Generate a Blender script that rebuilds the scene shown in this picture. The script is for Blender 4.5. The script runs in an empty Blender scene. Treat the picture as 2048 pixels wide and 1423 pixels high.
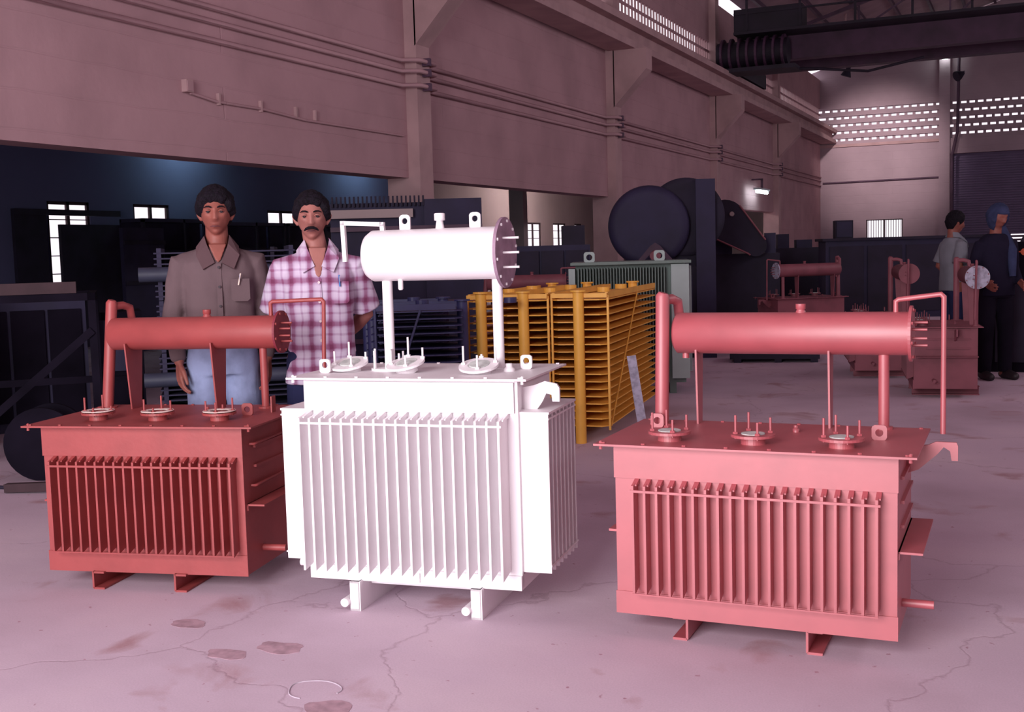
import bpy, bmesh, math, random
from mathutils import Vector, Matrix, noise
random.seed(7)
PI = math.pi
SC = bpy.context.scene
COL = SC.collection

# ------------------------------------------------------------------ camera
CAM_H = 1.35
F_PX = 2298.0
PITCH, ROLL, YAW = math.radians(5.22), math.radians(-1.61), math.radians(24.36)
fw = Vector((-math.sin(YAW)*math.cos(PITCH), math.cos(YAW)*math.cos(PITCH), -math.sin(PITCH)))
r0 = Vector((math.cos(YAW), math.sin(YAW), 0)); u0 = r0.cross(fw)
rr = math.cos(ROLL)*r0 + math.sin(ROLL)*u0
uu = -math.sin(ROLL)*r0 + math.cos(ROLL)*u0
cd = bpy.data.cameras.new('camera'); cam = bpy.data.objects.new('camera', cd); COL.objects.link(cam)
cd.sensor_width = 36.0; cd.sensor_fit = 'HORIZONTAL'; cd.lens = 36.0*F_PX/2048.0
cd.clip_start = 0.05; cd.clip_end = 300
cam.matrix_world = Matrix(((rr.x, uu.x, -fw.x, 0), (rr.y, uu.y, -fw.y, 0), (rr.z, uu.z, -fw.z, CAM_H), (0, 0, 0, 1)))
SC.camera = cam

# ------------------------------------------------------------------ world, light, exposure
w = bpy.data.worlds.new('world'); SC.world = w; w.use_nodes = True
bg = w.node_tree.nodes['Background']; bg.inputs[0].default_value = (1.0, 0.90, 0.98, 1); bg.inputs[1].default_value = 1.15
def area(name, loc, rot, sx, sy, power, col):
    l = bpy.data.lights.new(name, 'AREA'); l.shape = 'RECTANGLE'; l.size = sx; l.size_y = sy; l.energy = power; l.color = col
    o = bpy.data.objects.new(name, l); COL.objects.link(o); o.location = loc; o.rotation_euler = rot
    return o
# daylight that comes in through the big doorway behind the photographer
area('doorway_daylight', (-2.2, -3.1, 2.45), (math.radians(86), 0, 0), 4.0, 4.3, 705, (1.0, 0.94, 0.98))
# fill light added at the unseen right wall to brighten left wall and roof
area('left_wall_fill', (7.4, 17, 5.6), (math.radians(108), 0, math.radians(90)), 30, 1.6, 400, (1.0, 0.88, 0.97))
SC.view_settings.view_transform = 'Standard'; SC.view_settings.look = 'None'
SC.view_settings.exposure = 0.0; SC.view_settings.gamma = 1.0; SC.view_settings.use_curve_mapping = False

# ------------------------------------------------------------------ helpers
def s2l(c):
    c = c/255.0
    return c/12.92 if c <= 0.04045 else ((c+0.055)/1.055)**2.4
def rgb(r, g, b): return (s2l(r), s2l(g), s2l(b), 1)

def mat(name, col, rough=0.6, metal=0.0, var=0.12, scale=6.0, bump=0.0, bscale=40.0, spec=0.5, coord='Object', col2=None):
    m = bpy.data.materials.new(name); m.use_nodes = True; nt = m.node_tree; N = nt.nodes; L = nt.links
    b = N['Principled BSDF']; b.inputs['Roughness'].default_value = rough; b.inputs['Metallic'].default_value = metal
    b.inputs['Specular IOR Level'].default_value = spec
    tc = N.new('ShaderNodeTexCoord')
    n = N.new('ShaderNodeTexNoise'); n.inputs['Scale'].default_value = scale; n.inputs['Detail'].default_value = 5
    L.new(tc.outputs[coord], n.inputs['Vector'])
    mx = N.new('ShaderNodeMix'); mx.data_type = 'RGBA'
    c2 = col2 if col2 else (col[0]*(1-var*2), col[1]*(1-var*2), col[2]*(1-var*2), 1)
    mx.inputs[6].default_value = c2; mx.inputs[7].default_value = (min(1, col[0]*(1+var*.6)), min(1, col[1]*(1+var*.6)), min(1, col[2]*(1+var*.6)), 1)
    cr = N.new('ShaderNodeMapRange'); cr.inputs[1].default_value = 0.3; cr.inputs[2].default_value = 0.6
    L.new(n.outputs[0], cr.inputs[0]); L.new(cr.outputs[0], mx.inputs[0]); L.new(mx.outputs[2], b.inputs['Base Color'])
    if bump:
        n2 = N.new('ShaderNodeTexNoise'); n2.inputs['Scale'].default_value = bscale; n2.inputs['Detail'].default_value = 4
        L.new(tc.outputs[coord], n2.inputs['Vector'])
        bp = N.new('ShaderNodeBump'); bp.inputs['Strength'].default_value = bump; bp.inputs['Distance'].default_value = 0.01
        L.new(n2.outputs[0], bp.inputs['Height']); L.new(bp.outputs[0], b.inputs['Normal'])
    return m

def emit(name, col, st):
    m = bpy.data.materials.new(name); m.use_nodes = True
    b = m.node_tree.nodes['Principled BSDF']; b.inputs['Base Color'].default_value = (.8, .8, .8, 1)
    b.inputs['Emission Color'].default_value = col; b.inputs['Emission Strength'].default_value = st
    return m

class MB:
    def __init__(s): s.v = []; s.f = []; s.sm = []
    def add(s, V, F, smooth=False):
        o = len(s.v); s.v += [tuple(p) for p in V]; s.f += [tuple(o+i for i in f) for f in F]; s.sm += [smooth]*len(F); return s
    def box(s, x0, x1, y0, y1, z0, z1):
        if x0 > x1: x0, x1 = x1, x0
        if y0 > y1: y0, y1 = y1, y0
        if z0 > z1: z0, z1 = z1, z0
        return s.add([(x0,y0,z0),(x1,y0,z0),(x1,y1,z0),(x0,y1,z0),(x0,y0,z1),(x1,y0,z1),(x1,y1,z1),(x0,y1,z1)],
              [(0,3,2,1),(4,5,6,7),(0,1,5,4),(1,2,6,5),(2,3,7,6),(3,0,4,7)])
    def bar(s, a, b, wx, wz, up=(0,0,1)):
        a = Vector(a); b = Vector(b); d = (b-a).normalized(); u = Vector(up)
        if abs(d.dot(u)) > .98: u = Vector((0,1,0))
        sd = d.cross(u).normalized()*wx/2; u = sd.cross(d).normalized()*wz/2
        V = [a-sd-u, a+sd-u, a+sd+u, a-sd+u, b-sd-u, b+sd-u, b+sd+u, b-sd+u]
        return s.add(V, [(0,3,2,1),(4,5,6,7),(0,1,5,4),(1,2,6,5),(2,3,7,6),(3,0,4,7)][::1])
    def tube(s, pts, rad, n=14, cap=True, flat=1.0):
        """pts list, rad float or list"""
        pts = [Vector(p) for p in pts]; R = rad if isinstance(rad, (list, tuple)) else [rad]*len(pts)
        V = []; F = []; pu = None
        for i, p in enumerate(pts):
            if i == 0: d = pts[1]-pts[0]
            elif i == len(pts)-1: d = pts[-1]-pts[-2]
            else: d = (pts[i+1]-pts[i]).normalized()+(pts[i]-pts[i-1]).normalized()
            d.normalize()
            if pu is None:
                pu = Vector((0,0,1)) if abs(d.z) < .9 else Vector((0,1,0))
            sd = d.cross(pu).normalized(); up = sd.cross(d).normalized(); pu = up
            for k in range(n):
                t = 2*PI*k/n; V.append(p+sd*math.cos(t)*R[i]+up*math.sin(t)*R[i]*flat)
        m = len(pts)
        for i in range(m-1):
            for k in range(n):
                a = i*n+k; b = i*n+(k+1) % n; F.append((a, b, b+n, a+n))
        s.add(V, F, True)
        if cap:
            s.add(V[:n], [tuple(range(n))[::-1]]); s.add(V[-n:], [tuple(range(n))])
        return s
    def cyl(s, a, b, r, n=20): return s.tube([a, b], r, n)
    def lathe(s, org, axis, prof, n=28, smooth=True, cap=True):
        """prof: (dist along axis, radius)"""
        org = Vector(org); ax = Vector(axis).normalized(); h = Vector((0,0,1)) if abs(ax.z) < .9 else Vector((1,0,0))
        e1 = ax.cross(h).normalized(); e2 = ax.cross(e1).normalized(); V = []; F = []
        for (d, r) in prof:
            for k in range(n):
                t = 2*PI*k/n; V.append(org+ax*d+(e1*math.cos(t)+e2*math.sin(t))*r)
        for i in range(len(prof)-1):
            for k in range(n):
                a = i*n+k; b = i*n+(k+1) % n; F.append((a, b, b+n, a+n))
        s.add(V, F, smooth)
        if cap:
            s.add(V[:n], [tuple(range(n))[::-1]]); s.add(V[-n:], [tuple(range(n))])
        return s
    def prism(s, poly, thick, M):
        """poly 2D points -> extruded by thick along local z, placed with matrix M"""
        n = len(poly); V = [M @ Vector((x, y, -thick/2)) for x, y in poly]+[M @ Vector((x, y, thick/2)) for x, y in poly]
        F = [tuple(range(n))[::-1], tuple(range(n, 2*n))]+[(i, (i+1) % n, (i+1) % n+n, i+n) for i in range(n)]
        return s.add(V, F)
    def ring_plate(s, outer, inner, thick, M):
        n = len(outer); V = []
        for z in (-thick/2, thick/2):
            V += [M @ Vector((x, y, z)) for x, y in outer]+[M @ Vector((x, y, z)) for x, y in inner]
        F = []
        for i in range(n):
            j = (i+1) % n
            F += [(i, n+i, n+j, j), (2*n+i, 2*n+j, 3*n+j, 3*n+i), (i, j, 2*n+j, 2*n+i), (n+i, 3*n+i, 3*n+j, n+j)]
        return s.add(V, F)
    def build(s, name, m, parent=None, loc=None, kind=None):
        me = bpy.data.meshes.new(name); me.from_pydata(s.v, [], s.f); me.materials.append(m)
        me.polygons.foreach_set('use_smooth', s.sm)
        me.update()
        bm = bmesh.new(); bm.from_mesh(me); bmesh.ops.recalc_face_normals(bm, faces=bm.faces); bm.to_mesh(me); bm.free()
        o = bpy.data.objects.new(name, me); COL.objects.link(o)
        if parent: o.parent = parent
        if loc: o.location = loc
        if kind: o['kind'] = kind
        return o

def dupe(o, parent, loc=None, rot=None):
    c = o.copy(); COL.objects.link(c); c.parent = parent
    if loc is not None: c.location = loc
    if rot is not None: c.rotation_euler = rot
    return c
def tree(o, parent=None):
    c = o.copy(); COL.objects.link(c); c.parent = parent
    for ch in list(o.children): tree(ch, c)
    return c
def tag(o, label, cat, group=None):
    o['label'] = label; o['category'] = cat
    if group: o['group'] = group
    return o
def thing(name, label, cat, loc, rz=0, group=None):
    o = bpy.data.objects.new(name, None); COL.objects.link(o); o.location = loc; o.rotation_euler = (0, 0, rz); o.empty_display_size = .1
    return tag(o, label, cat, group)
def XZ(x, y, z):  # prism matrix: poly in x-z plane, thickness along y
    return Matrix(((1,0,0,x),(0,0,-1,y),(0,1,0,z),(0,0,0,1)))
def YZ(x, y, z):  # poly in y-z plane, thickness along x
    return Matrix(((0,0,1,x),(1,0,0,y),(0,1,0,z),(0,0,0,1)))

def place(px, dist):   # ground point in a direction seen by the camera, and the yaw that turns a thing's front to it
    q = Vector((0, 0, CAM_H))+fw*dist+rr*((px-1024)/F_PX*dist); return (q.x, q.y, 0), math.atan2(-q.x, q.y)

# ------------------------------------------------------------------ materials
M_wall = mat('wall_plaster', rgb(186, 150, 156), .95, var=.07, scale=1.2, bump=.25, bscale=9, spec=.1)
M_wallfar = mat('wall_far_paint', rgb(180, 158, 168), .95, var=.06, scale=.8, bump=.2, bscale=9, spec=.1)
M_conc = mat('painted_concrete', rgb(188, 156, 158), .95, var=.08, scale=2, bump=.2, bscale=15, spec=.1)
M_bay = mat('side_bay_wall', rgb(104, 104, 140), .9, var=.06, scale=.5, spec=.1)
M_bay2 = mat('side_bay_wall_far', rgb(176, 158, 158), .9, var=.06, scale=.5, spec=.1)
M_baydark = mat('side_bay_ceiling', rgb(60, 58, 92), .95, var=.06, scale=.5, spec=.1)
M_roof = mat('roof_sheet', rgb(168, 142, 150), .8, var=.08, scale=1.5, spec=.2)
M_steel = mat('dark_painted_steel', rgb(88, 62, 84), .6, var=.15, scale=4)
M_crane = mat('crane_maroon', rgb(72, 42, 68), .6, var=.2, scale=2)
M_cranedk = mat('crane_dark', rgb(34, 24, 42), .7, var=.2, scale=2)
M_white = mat('white_enamel', rgb(246, 240, 243), .45, var=.015, scale=5, bump=.03, bscale=60)
M_red = mat('red_oxide_dull', rgb(160, 70, 70), .5, var=.06, scale=7, bump=.06, bscale=50, spec=.6)
M_red2 = mat('red_oxide_light', rgb(184, 86, 94), .5, var=.05, scale=7, bump=.04, bscale=50, spec=.6)
M_redbg = mat('red_oxide_shop', rgb(136, 74, 86), .6, var=.12, scale=5)
M_grey = mat('bare_flange_steel', rgb(158, 128, 148), .6, var=.12, scale=18)
M_greybg = mat('zinc_flange', rgb(170, 165, 185), .6, var=.2, scale=30)
M_maroon = mat('maroon_flange', rgb(134, 46, 60), .6, var=.1, scale=10)
M_gasket = mat('pale_gasket', rgb(236, 214, 206), .8, var=.06, scale=12)
M_inside = mat('pale_interior', rgb(206, 210, 206), .7, var=.15, scale=30)
M_yellow = mat('yellow_enamel', rgb(245, 184, 78), .5, var=.06, scale=6)
M_navyrad = mat('slate_blue_enamel', rgb(56, 56, 100), .5, var=.1, scale=6)
M_teal = mat('teal_grey_enamel', rgb(58, 62, 82), .55, var=.1, scale=6)
M_green = mat('grey_green_enamel', rgb(110, 128, 122), .5, var=.06, scale=5)
M_greenlt = mat('pale_green_enamel', rgb(168, 184, 182), .5, var=.04, scale=5)
M_navy = mat('haze_navy_paint', rgb(42, 36, 68), .7, var=.15, scale=3)  # navy base stands in for the haze that lifts the dark areas
M_black = mat('shade_black_steel', rgb(26, 21, 34), .9, var=.2, scale=3, spec=.1)  # base darkened for parts that stand in deep shade
M_dark = mat('dark_machine_paint', rgb(38, 31, 52), .8, var=.2, scale=3)
M_brown = mat('brown_timber', rgb(66, 46, 52), .8, var=.15, scale=6)
M_tube = emit('tube_light_glow', (0.75, 1.0, 1.0, 1), 14)
M_tube2 = emit('bay_tube_glow', (0.6, 0.95, 0.95, 1), 34)
M_addtube = emit('added_tube_glow', (1.0, 0.85, 0.8, 1), 420)  # strong glow of the added tube, brightens the far bay wall
M_lampb = emit('lamp_glow', (0.85, 1.0, 0.95, 1), 8)
M_fix = mat('lamp_fitting', rgb(190, 200, 205), .5, var=.03)
M_shut = mat('shutter_paint', rgb(112, 96, 128), .7, var=.06, scale=2)

def courses(m, ax):
    nt = m.node_tree; N = nt.nodes; L = nt.links; b = N['Principled BSDF']
    tc = N.new('ShaderNodeTexCoord'); sp = N.new('ShaderNodeSeparateXYZ'); cb = N.new('ShaderNodeCombineXYZ'); nz = N.new('ShaderNodeTexNoise'); nz.inputs['Scale'].default_value = 1.3; nz.inputs['Detail'].default_value = 6
    ms = N.new('ShaderNodeMath'); ms.operation = 'MULTIPLY_ADD'; ms.inputs[1].default_value = .06
    L.new(tc.outputs['Object'], sp.inputs[0]); L.new(tc.outputs['Object'], nz.inputs['Vector'])
    L.new(sp.outputs[ax], cb.inputs[0]); L.new(nz.outputs[0], ms.inputs[0]); L.new(sp.outputs[2], ms.inputs[2]); L.new(ms.outputs[0], cb.inputs[1])
    bt = N.new('ShaderNodeTexBrick'); bt.inputs['Scale'].default_value = 1; bt.inputs['Brick Width'].default_value = 9.0; bt.inputs['Row Height'].default_value = .3; bt.inputs['Mortar Size'].default_value = .012; bt.inputs['Mortar Smooth'].default_value = .8
    L.new(cb.outputs[0], bt.inputs['Vector'])
    n2 = N.new('ShaderNodeTexNoise'); n2.inputs['Scale'].default_value = 3.5; n2.inputs['Detail'].default_value = 8; L.new(tc.outputs['Object'], n2.inputs['Vector'])
    sm = N.new('ShaderNodeMath'); sm.operation = 'MULTIPLY_ADD'; sm.inputs[1].default_value = -.30; L.new(bt.outputs['Fac'], sm.inputs[0]); L.new(n2.outputs[0], sm.inputs[2])
    bp = N.new('ShaderNodeBump'); bp.inputs['Strength'].default_value = .55; bp.inputs['Distance'].default_value = .02; L.new(sm.outputs[0], bp.inputs['Height']); L.new(bp.outputs[0], b.inputs['Normal'])
courses(M_wall, 1); courses(M_wallfar, 0)

def floor_mat():
    m = bpy.data.materials.new('worn_concrete_floor'); m.use_nodes = True; nt = m.node_tree; N = nt.nodes; L = nt.links
    b = N['Principled BSDF']; b.inputs['Roughness'].default_value = .85; b.inputs['Specular IOR Level'].default_value = .2
    tc = N.new('ShaderNodeTexCoord')
    def nz(sc, det=6, dist=0.0):
        n = N.new('ShaderNodeTexNoise'); n.inputs['Scale'].default_value = sc; n.inputs['Detail'].default_value = det; n.inputs['Distortion'].default_value = dist
        L.new(tc.outputs['Object'], n.inputs['Vector']); return n
    def ramp(src, pts):
        r = N.new('ShaderNodeValToRGB'); e = r.color_ramp.elements
        while len(e) < len(pts): e.new(.5)
        for q, (p, c) in zip(e, pts): q.position = p; q.color = c
        L.new(src, r.inputs[0]); return r
    a = ramp(nz(.9).outputs[0], [(.3, rgb(194, 172, 186)), (.5, rgb(212, 190, 206)), (.7, rgb(222, 200, 212))])
    # reddish stains
    c = ramp(nz(2.2, 8, .6).outputs[0], [(.60, (0,0,0,1)), (.70, (1,1,1,1))])
    mx = N.new('ShaderNodeMix'); mx.data_type = 'RGBA'; L.new(c.outputs[0], mx.inputs[0]); L.new(a.outputs[0], mx.inputs[6]); mx.inputs[7].default_value = rgb(186, 150, 158)
    # cracks
    v = N.new('ShaderNodeTexVoronoi'); v.feature = 'DISTANCE_TO_EDGE'; v.inputs['Scale'].default_value = .55
    wv = N.new('ShaderNodeVectorMath'); wv.operation = 'ADD'
    n5 = nz(2.0, 8); sc = N.new('ShaderNodeVectorMath'); sc.operation = 'SCALE'; sc.inputs['Scale'].default_value = .8
    L.new(n5.outputs['Color'], sc.inputs[0]); L.new(tc.outputs['Object'], wv.inputs[0]); L.new(sc.outputs[0], wv.inputs[1]); L.new(wv.outputs[0], v.inputs['Vector'])
    cr = ramp(v.outputs['Distance'], [(0, (.3,.3,.3,1)), (.006, (0,0,0,1))])
    m2 = N.new('ShaderNodeMix'); m2.data_type = 'RGBA'; L.new(cr.outputs[0], m2.inputs[0]); L.new(mx.outputs[2], m2.inputs[6]); m2.inputs[7].default_value = rgb(140, 104, 118)
    # scattered pale flecks and dark spots
    f = ramp(nz(26, 3).outputs[0], [(.70, (0,0,0,1)), (.74, (1,1,1,1))])
    m3 = N.new('ShaderNodeMix'); m3.data_type = 'RGBA'; L.new(f.outputs[0], m3.inputs[0]); L.new(m2.outputs[2], m3.inputs[6]); m3.inputs[7].default_value = rgb(180, 140, 156)
    # fine speckle
    g = ramp(nz(160, 2).outputs[0], [(.3, (.9,.9,.9,1)), (.7, (1,1,1,1))])
    m4 = N.new('ShaderNodeMix'); m4.data_type = 'RGBA'; m4.blend_type = 'MULTIPLY'; m4.inputs[0].default_value = 1
    L.new(m3.outputs[2], m4.inputs[6]); L.new(g.outputs[0], m4.inputs[7])
    L.new(m4.outputs[2], b.inputs['Base Color'])
    bp = N.new('ShaderNodeBump'); bp.inputs['Strength'].default_value = .35; bp.inputs['Distance'].default_value = .02
    ad = N.new('ShaderNodeMath'); ad.operation = 'SUBTRACT'; L.new(nz(5, 9).outputs[0], ad.inputs[0]); L.new(cr.outputs[0], ad.inputs[1])
    L.new(ad.outputs[0], bp.inputs['Height']); bp.inputs['Distance'].default_value = .008; L.new(bp.outputs[0], b.inputs['Normal'])
    return m
M_floor = floor_mat()

b = M_red2.node_tree.nodes['Principled BSDF']; b.inputs['Coat Weight'].default_value = .75; b.inputs['Coat Roughness'].default_value = .5; b.inputs['Coat IOR'].default_value = 1.8
# ------------------------------------------------------------------ the hall
XL, YF, XR, YB = -7.0, 43.0, 7.6, -3.4
XB = -14.0
COLY = [5.35, 12.7, 20.05, 27.4, 34.75]
def struct(mb, name, m, **k):
    o = mb.build(name, m, **k); o['kind'] = 'structure'; return o

floor = struct(MB().box(XB-.3, XR+.3, YB-.3, YF+.3, -.2, 0), 'floor', M_floor)
M_mark = mat('pale_floor_mark', rgb(200, 188, 200), .9, var=.1, scale=20, spec=.1)
M_stain = mat('rusty_floor_stain', rgb(184, 152, 164), .9, var=.15, scale=20, spec=.1)
mb = MB(); pts = []
for k in range(28): a_ = 2*PI*k/28; pts.append((-2.03+.085*math.cos(a_)*(1+.08*math.sin(3*a_)), 2.91+.075*math.sin(a_), .001))
mb.tube(pts[:22], .0022, 5); mb.build('floor_mark', M_mark, floor)
for n_, (cx, cy, r_) in enumerate(((-1.90, 2.80, .055), (-2.5, 3.08, .05), (-2.36, 3.2, .06), (-2.85, 3.3, .05))):
    poly = []
    for k in range(20): a_ = 2*PI*k/20; q_ = r_*(1+.35*noise.noise(Vector((math.cos(a_)*1.5+n_*7, math.sin(a_)*1.5, 0)))); poly.append((cx+q_*math.cos(a_)*1.5, cy+q_*math.sin(a_)))
    MB().prism(poly, .002, Matrix.Identity(4)).build('floor_stain', M_stain, floor)

# left wall: solid band above the openings, vent rows near the top
wl = MB()
wl.box(XL-.3, XL, YB, YF, 2.28, 5.72)
wl.box(XL-.03, XL, YB, YF, 5.88, 5.93); wl.box(XL-.06, XL, YB, YF, 6.12, 7.15)
wl.box(XL-.3, XL, 34.75, YF, 0, 2.28)
wl.box(XL-.3, XL, YB, -1.0, 0, 2.28)
wall_left = struct(wl, 'wall_left', M_wall)
# faint relief lines of the courses (plaster laps)
bk = MB().box(-.03, 0, -.018, .018, 0, .16).build('brick', M_conc, wall_left, (XL, 19.5, 5.72))
bk2 = MB().box(-.03, 0, -.018, .018, 0, .19).build('brick', M_conc, wall_left, (XL, 19.5, 5.93))
k = 0
for i in range(1, 118):
    y = 19.5+i*.2
    if y > 42.9: break
    dupe(bk, wall_left, (XL, y, 5.72)); dupe(bk2, wall_left, (XL, y, 5.93))

# pilasters with crane corbels
for n, cy in enumerate(COLY):
    t = struct(MB().box(XL-.3, XL+.16, cy-.17, cy+.17, 0, 7.3), 'trim_%d' % (n+1), M_conc)
    MB().prism([(0, -1.0), (0, 0), (.62, 0), (.62, -.36)], .34, XZ(XL+.14, cy, 4.86)).build('corbel', M_conc, t)

# crane gantry beam
gb = thing('gantry_beam', 'long painted concrete crane beam resting on the left wall corbels', 'beam', (XL+.35, 19, 4.86))
MB().box(-.3, .22, -19, YF-19-.02, 0, .12).build('bottom_flange', M_conc, gb)
MB().box(-.12, .08, -19, YF-19-.02, .12, .36).build('web', M_conc, gb)
MB().box(-.34, .25, -19, YF-19-.02, .36, .48).build('top_flange', M_conc, gb)
MB().box(-.05, 0.02, -19, YF-19-.02, .48, .54).build('crane_rail', M_steel, gb)

# far wall: gable with the shutter opening and five vent rows
wf = MB()
wf.box(XL-.3, -2.5, YF, YF+.3, 0, 1.35); wf.box(XL-.3, -5.4, YF, YF+.3, 1.35, 2.1); wf.box(-4.15, -2.5, YF, YF+.3, 1.35, 2.1)
wf.box(XL-.3, -2.5, YF, YF+.3, 2.1, 4.86); wf.box(-2.5, 3.1, YF, YF+.3, 4.27, 4.86); wf.box(3.1, XR+.3, YF, YF+.3, 0, 4.86)
ROWS = [4.93, 5.19, 5.45, 5.71, 5.97]
zp = 4.86
for z in ROWS:
    wf.box(XL-.3, XR+.3, YF, YF+.3, zp, z); zp = z+.10
wf.box(XL-.3, XR+.3, YF, YF+.3, zp, 7.4)
wf.add([(XL-.3, YF, 7.4), (XR+.3, YF, 7.4), (.3, YF, 9.7), (XL-.3, YF+.3, 7.4), (XR+.3, YF+.3, 7.4), (.3, YF+.3, 9.7)],
       [(0,1,2), (5,4,3), (0,3,4,1), (1,4,5,2), (2,5,3,0)])
wall_far = struct(wf, 'wall_far', M_wallfar)
fb = None
for r_, z in enumerate(ROWS):
    for i in range(50):
        x = XL+.1+i*.27+(.13 if r_ % 2 else 0)
        if fb is None: fb = MB().box(-.045, .045, 0, .1, 0, .10).build('brick', M_wallfar, wall_far, (x, YF+.1, z))
        else: dupe(fb, wall_far, (x, YF+.1, z))
struct(MB().box(-2.95, -2.6, YF-.2, YF, 0, 9.0), 'trim_6', M_wallfar)
struct(MB().box(-2.6, 3.2, YF-.12, YF, 4.27, 4.8), 'trim_7', M_wallfar)
struct(MB().box(XL, -2.95, YF-.06, YF, 4.72, 4.82), 'trim_8', M_conc)
# closed rolling shutter
ds = struct(MB().box(-2.5, 3.1, YF+.12, YF+.16, 1.45, 4.27), 'door_1', M_shut)
mb = MB()
for i in range(34): mb.box(-2.5, 3.1, YF+.09, YF+.13, 1.47+i*.083, 1.47+i*.083+.05)
mb.build('shutter_ribs', M_shut, ds, kind='stuff')
mb = MB()
for z in (.0, .25, .5, .62, .74, .86, .98, 1.1, 1.22, 1.34): mb.box(-2.5, 3.1, YF+.1, YF+.15, z, z+.07)
for x in (-2.48, -1.9, -1.3, -.7, 0, .7, 1.4, 2.1, 3.04): mb.box(x, x+.06, YF+.1, YF+.15, 0, 1.45)
mb.build('grille', M_steel, ds)
# bright barred window in the far wall
wn = struct(MB().box(-5.42, -4.13, YF+.05, YF+.1, 1.33, 1.38).box(-5.42, -4.13, YF+.05, YF+.1, 2.07, 2.12).box(-5.42, -5.36, YF+.05, YF+.1, 1.35, 2.1).box(-4.19, -4.13, YF+.05, YF+.1, 1.35, 2.1).box(-4.8, -4.76, YF+.05, YF+.1, 1.35, 2.1), 'window_1', M_brown)
mb = MB()
for i in range(14): mb.box(-5.33+i*.085, -5.31+i*.085, YF+.06, YF+.08, 1.35, 2.1)
mb.build('window_bars', M_brown, wn)

# right wall with tall window openings, wall behind the photographer with the doorway
wr = MB()
wr.box(XR, XR+.3, YB, YF, 0, 4.8); wr.box(XR, XR+.3, YB, YF, 6.4, 7.4)
for i in range(12):
    y = YB+i*4.0; wr.box(XR, XR+.3, y, y+.5, 4.8, 6.4)
struct(wr, 'wall_right', M_wall)
wb = MB()
wb.box(XB-.3, -4.4, YB-.3, YB, 0, 7.4); wb.box(0.0, XR+.3, YB-.3, YB, 0, 7.4); wb.box(-4.4, 0.0, YB-.3, YB, 4.9, 7.4)
wb.add([(XL-.3, YB, 7.4), (XR+.3, YB, 7.4), (.3, YB, 9.7), (XL-.3, YB-.3, 7.4), (XR+.3, YB-.3, 7.4), (.3, YB-.3, 9.7)],
       [(0,2,1), (5,3,4), (0,1,4,3), (1,2,5,4), (2,0,3,5)])
struct(wb, 'wall_back', M_wall)

# roof: two corrugated slopes, a skylight slot, eaves gap over the left wall
rf = MB()
def slope(x0, z0, x1, z1, ya, yb):
    rf.add([(x0,ya,z0),(x1,ya,z1),(x1,yb,z1),(x0,yb,z0),(x0,ya,z0+.08),(x1,ya,z1+.08),(x1,yb,z1+.08),(x0,yb,z0+.08)],
           [(0,3,2,1),(4,5,6,7),(0,1,5,4),(1,2,6,5),(2,3,7,6),(3,0,4,7)])
def zr(x): return 7.46+(x+7.4)/(7.7)*2.3 if x < .3 else 9.76-(x-.3)/7.7*2.3
slope(-7.08, zr(-7.08), -3.4, zr(-3.4), YB-.4, YF+.5)
slope(-3.4, zr(-3.4), -2.2, zr(-2.2), YB-.4, 33.2); slope(-3.4, zr(-3.4), -2.2, zr(-2.2), 37.2, YF+.5)
slope(-2.2, zr(-2.2), .3, zr(.3), YB-.4, YF+.5)
slope(.3, zr(.3), 8.2, zr(8.2), YB-.4, YF+.5)
ceil = struct(rf, 'ceiling', M_roof)
mb = MB()
for i in range(8):
    x = -6.6+i*.9; mb.box(x-.04, x+.04, YB, YF, zr(x)-.12, zr(x))
mb.build('purlin', M_steel, ceil)

def truss(y, lab):
    t = thing('roof_truss', lab, 'truss', (0, y, 7.35))
    MB().bar((-7.0, 0, 0), (7.6, 0, 0), .1, .1).build('bottom_chord', M_steel, t)
    MB().bar((-7.0, 0, 0.02), (.3, 0, 2.2), .1, .1).bar((.3, 0, 2.2), (7.6, 0, .02), .1, .1).build('top_chord', M_steel, t)
    mb = MB(); P = [-7+i*2.44 for i in range(7)]
    for i in range(6):
        xa, xb = P[i], P[i+1]
        za = 2.15*(1-abs(xa-.3)/7.3); zb = 2.15*(1-abs(xb-.3)/7.3)
        mb.bar((xb, 0, .0), (xb, 0, zb), .05, .05)
        mb.bar((xa, 0, za) if i >= 3 else (xa, 0, 0), (xb, 0, 0) if i >= 3 else (xb, 0, zb), .05, .05)
    mb.build('web_member', M_steel, t)
truss(20.05, 'steel roof truss nearest the camera over the crane')
truss(27.4, 'steel roof truss just in front of the overhead crane')
truss(34.75, 'steel roof truss between the overhead crane and the far wall')

# side bay behind the openings of the left wall
sb = MB()
WIN = [(13.5, 14.4, .9, 2.33), (15.4, 16.3, .9, 2.33), (17.2, 17.75, 1.2, 2.33), (19.2, 20.2, 1.2, 2.3), (26.5, 27.5, 1.0, 2.2), (32.2, 33.4, 1.0, 2.2), (34.4, 35.5, 1.0, 2.2), (36.3, 37.0, .6, 2.2), (39.5, 41.0, .6, 2.3)]
def baywall(y0, y1):
    mb = MB(); ws = [q for q in WIN if q[0] >= y0 and q[1] <= y1]
    mb.box(XB-.06, XB, y0, y1, 2.33, 3.7); mb.box(XB-.06, XB, y0, y1, 0, .6)
    c = y0
    for (a, b, z0, z1) in ws:
        mb.box(XB-.06, XB, c, a, .6, 2.33); c = b
        if z0 > .6: mb.box(XB-.06, XB, a, b, .6, z0)
        if z1 < 2.33: mb.box(XB-.06, XB, a, b, z1, 2.33)
    mb.box(XB-.06, XB, c, y1, .6, 2.33); return mb
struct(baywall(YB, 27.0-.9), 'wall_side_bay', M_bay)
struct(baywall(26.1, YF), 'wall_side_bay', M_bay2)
struct(MB().box(XB-.3, XL-.3, YF, YF+.3, 0, 3.7), 'wall_side_bay', M_bay2)
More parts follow.
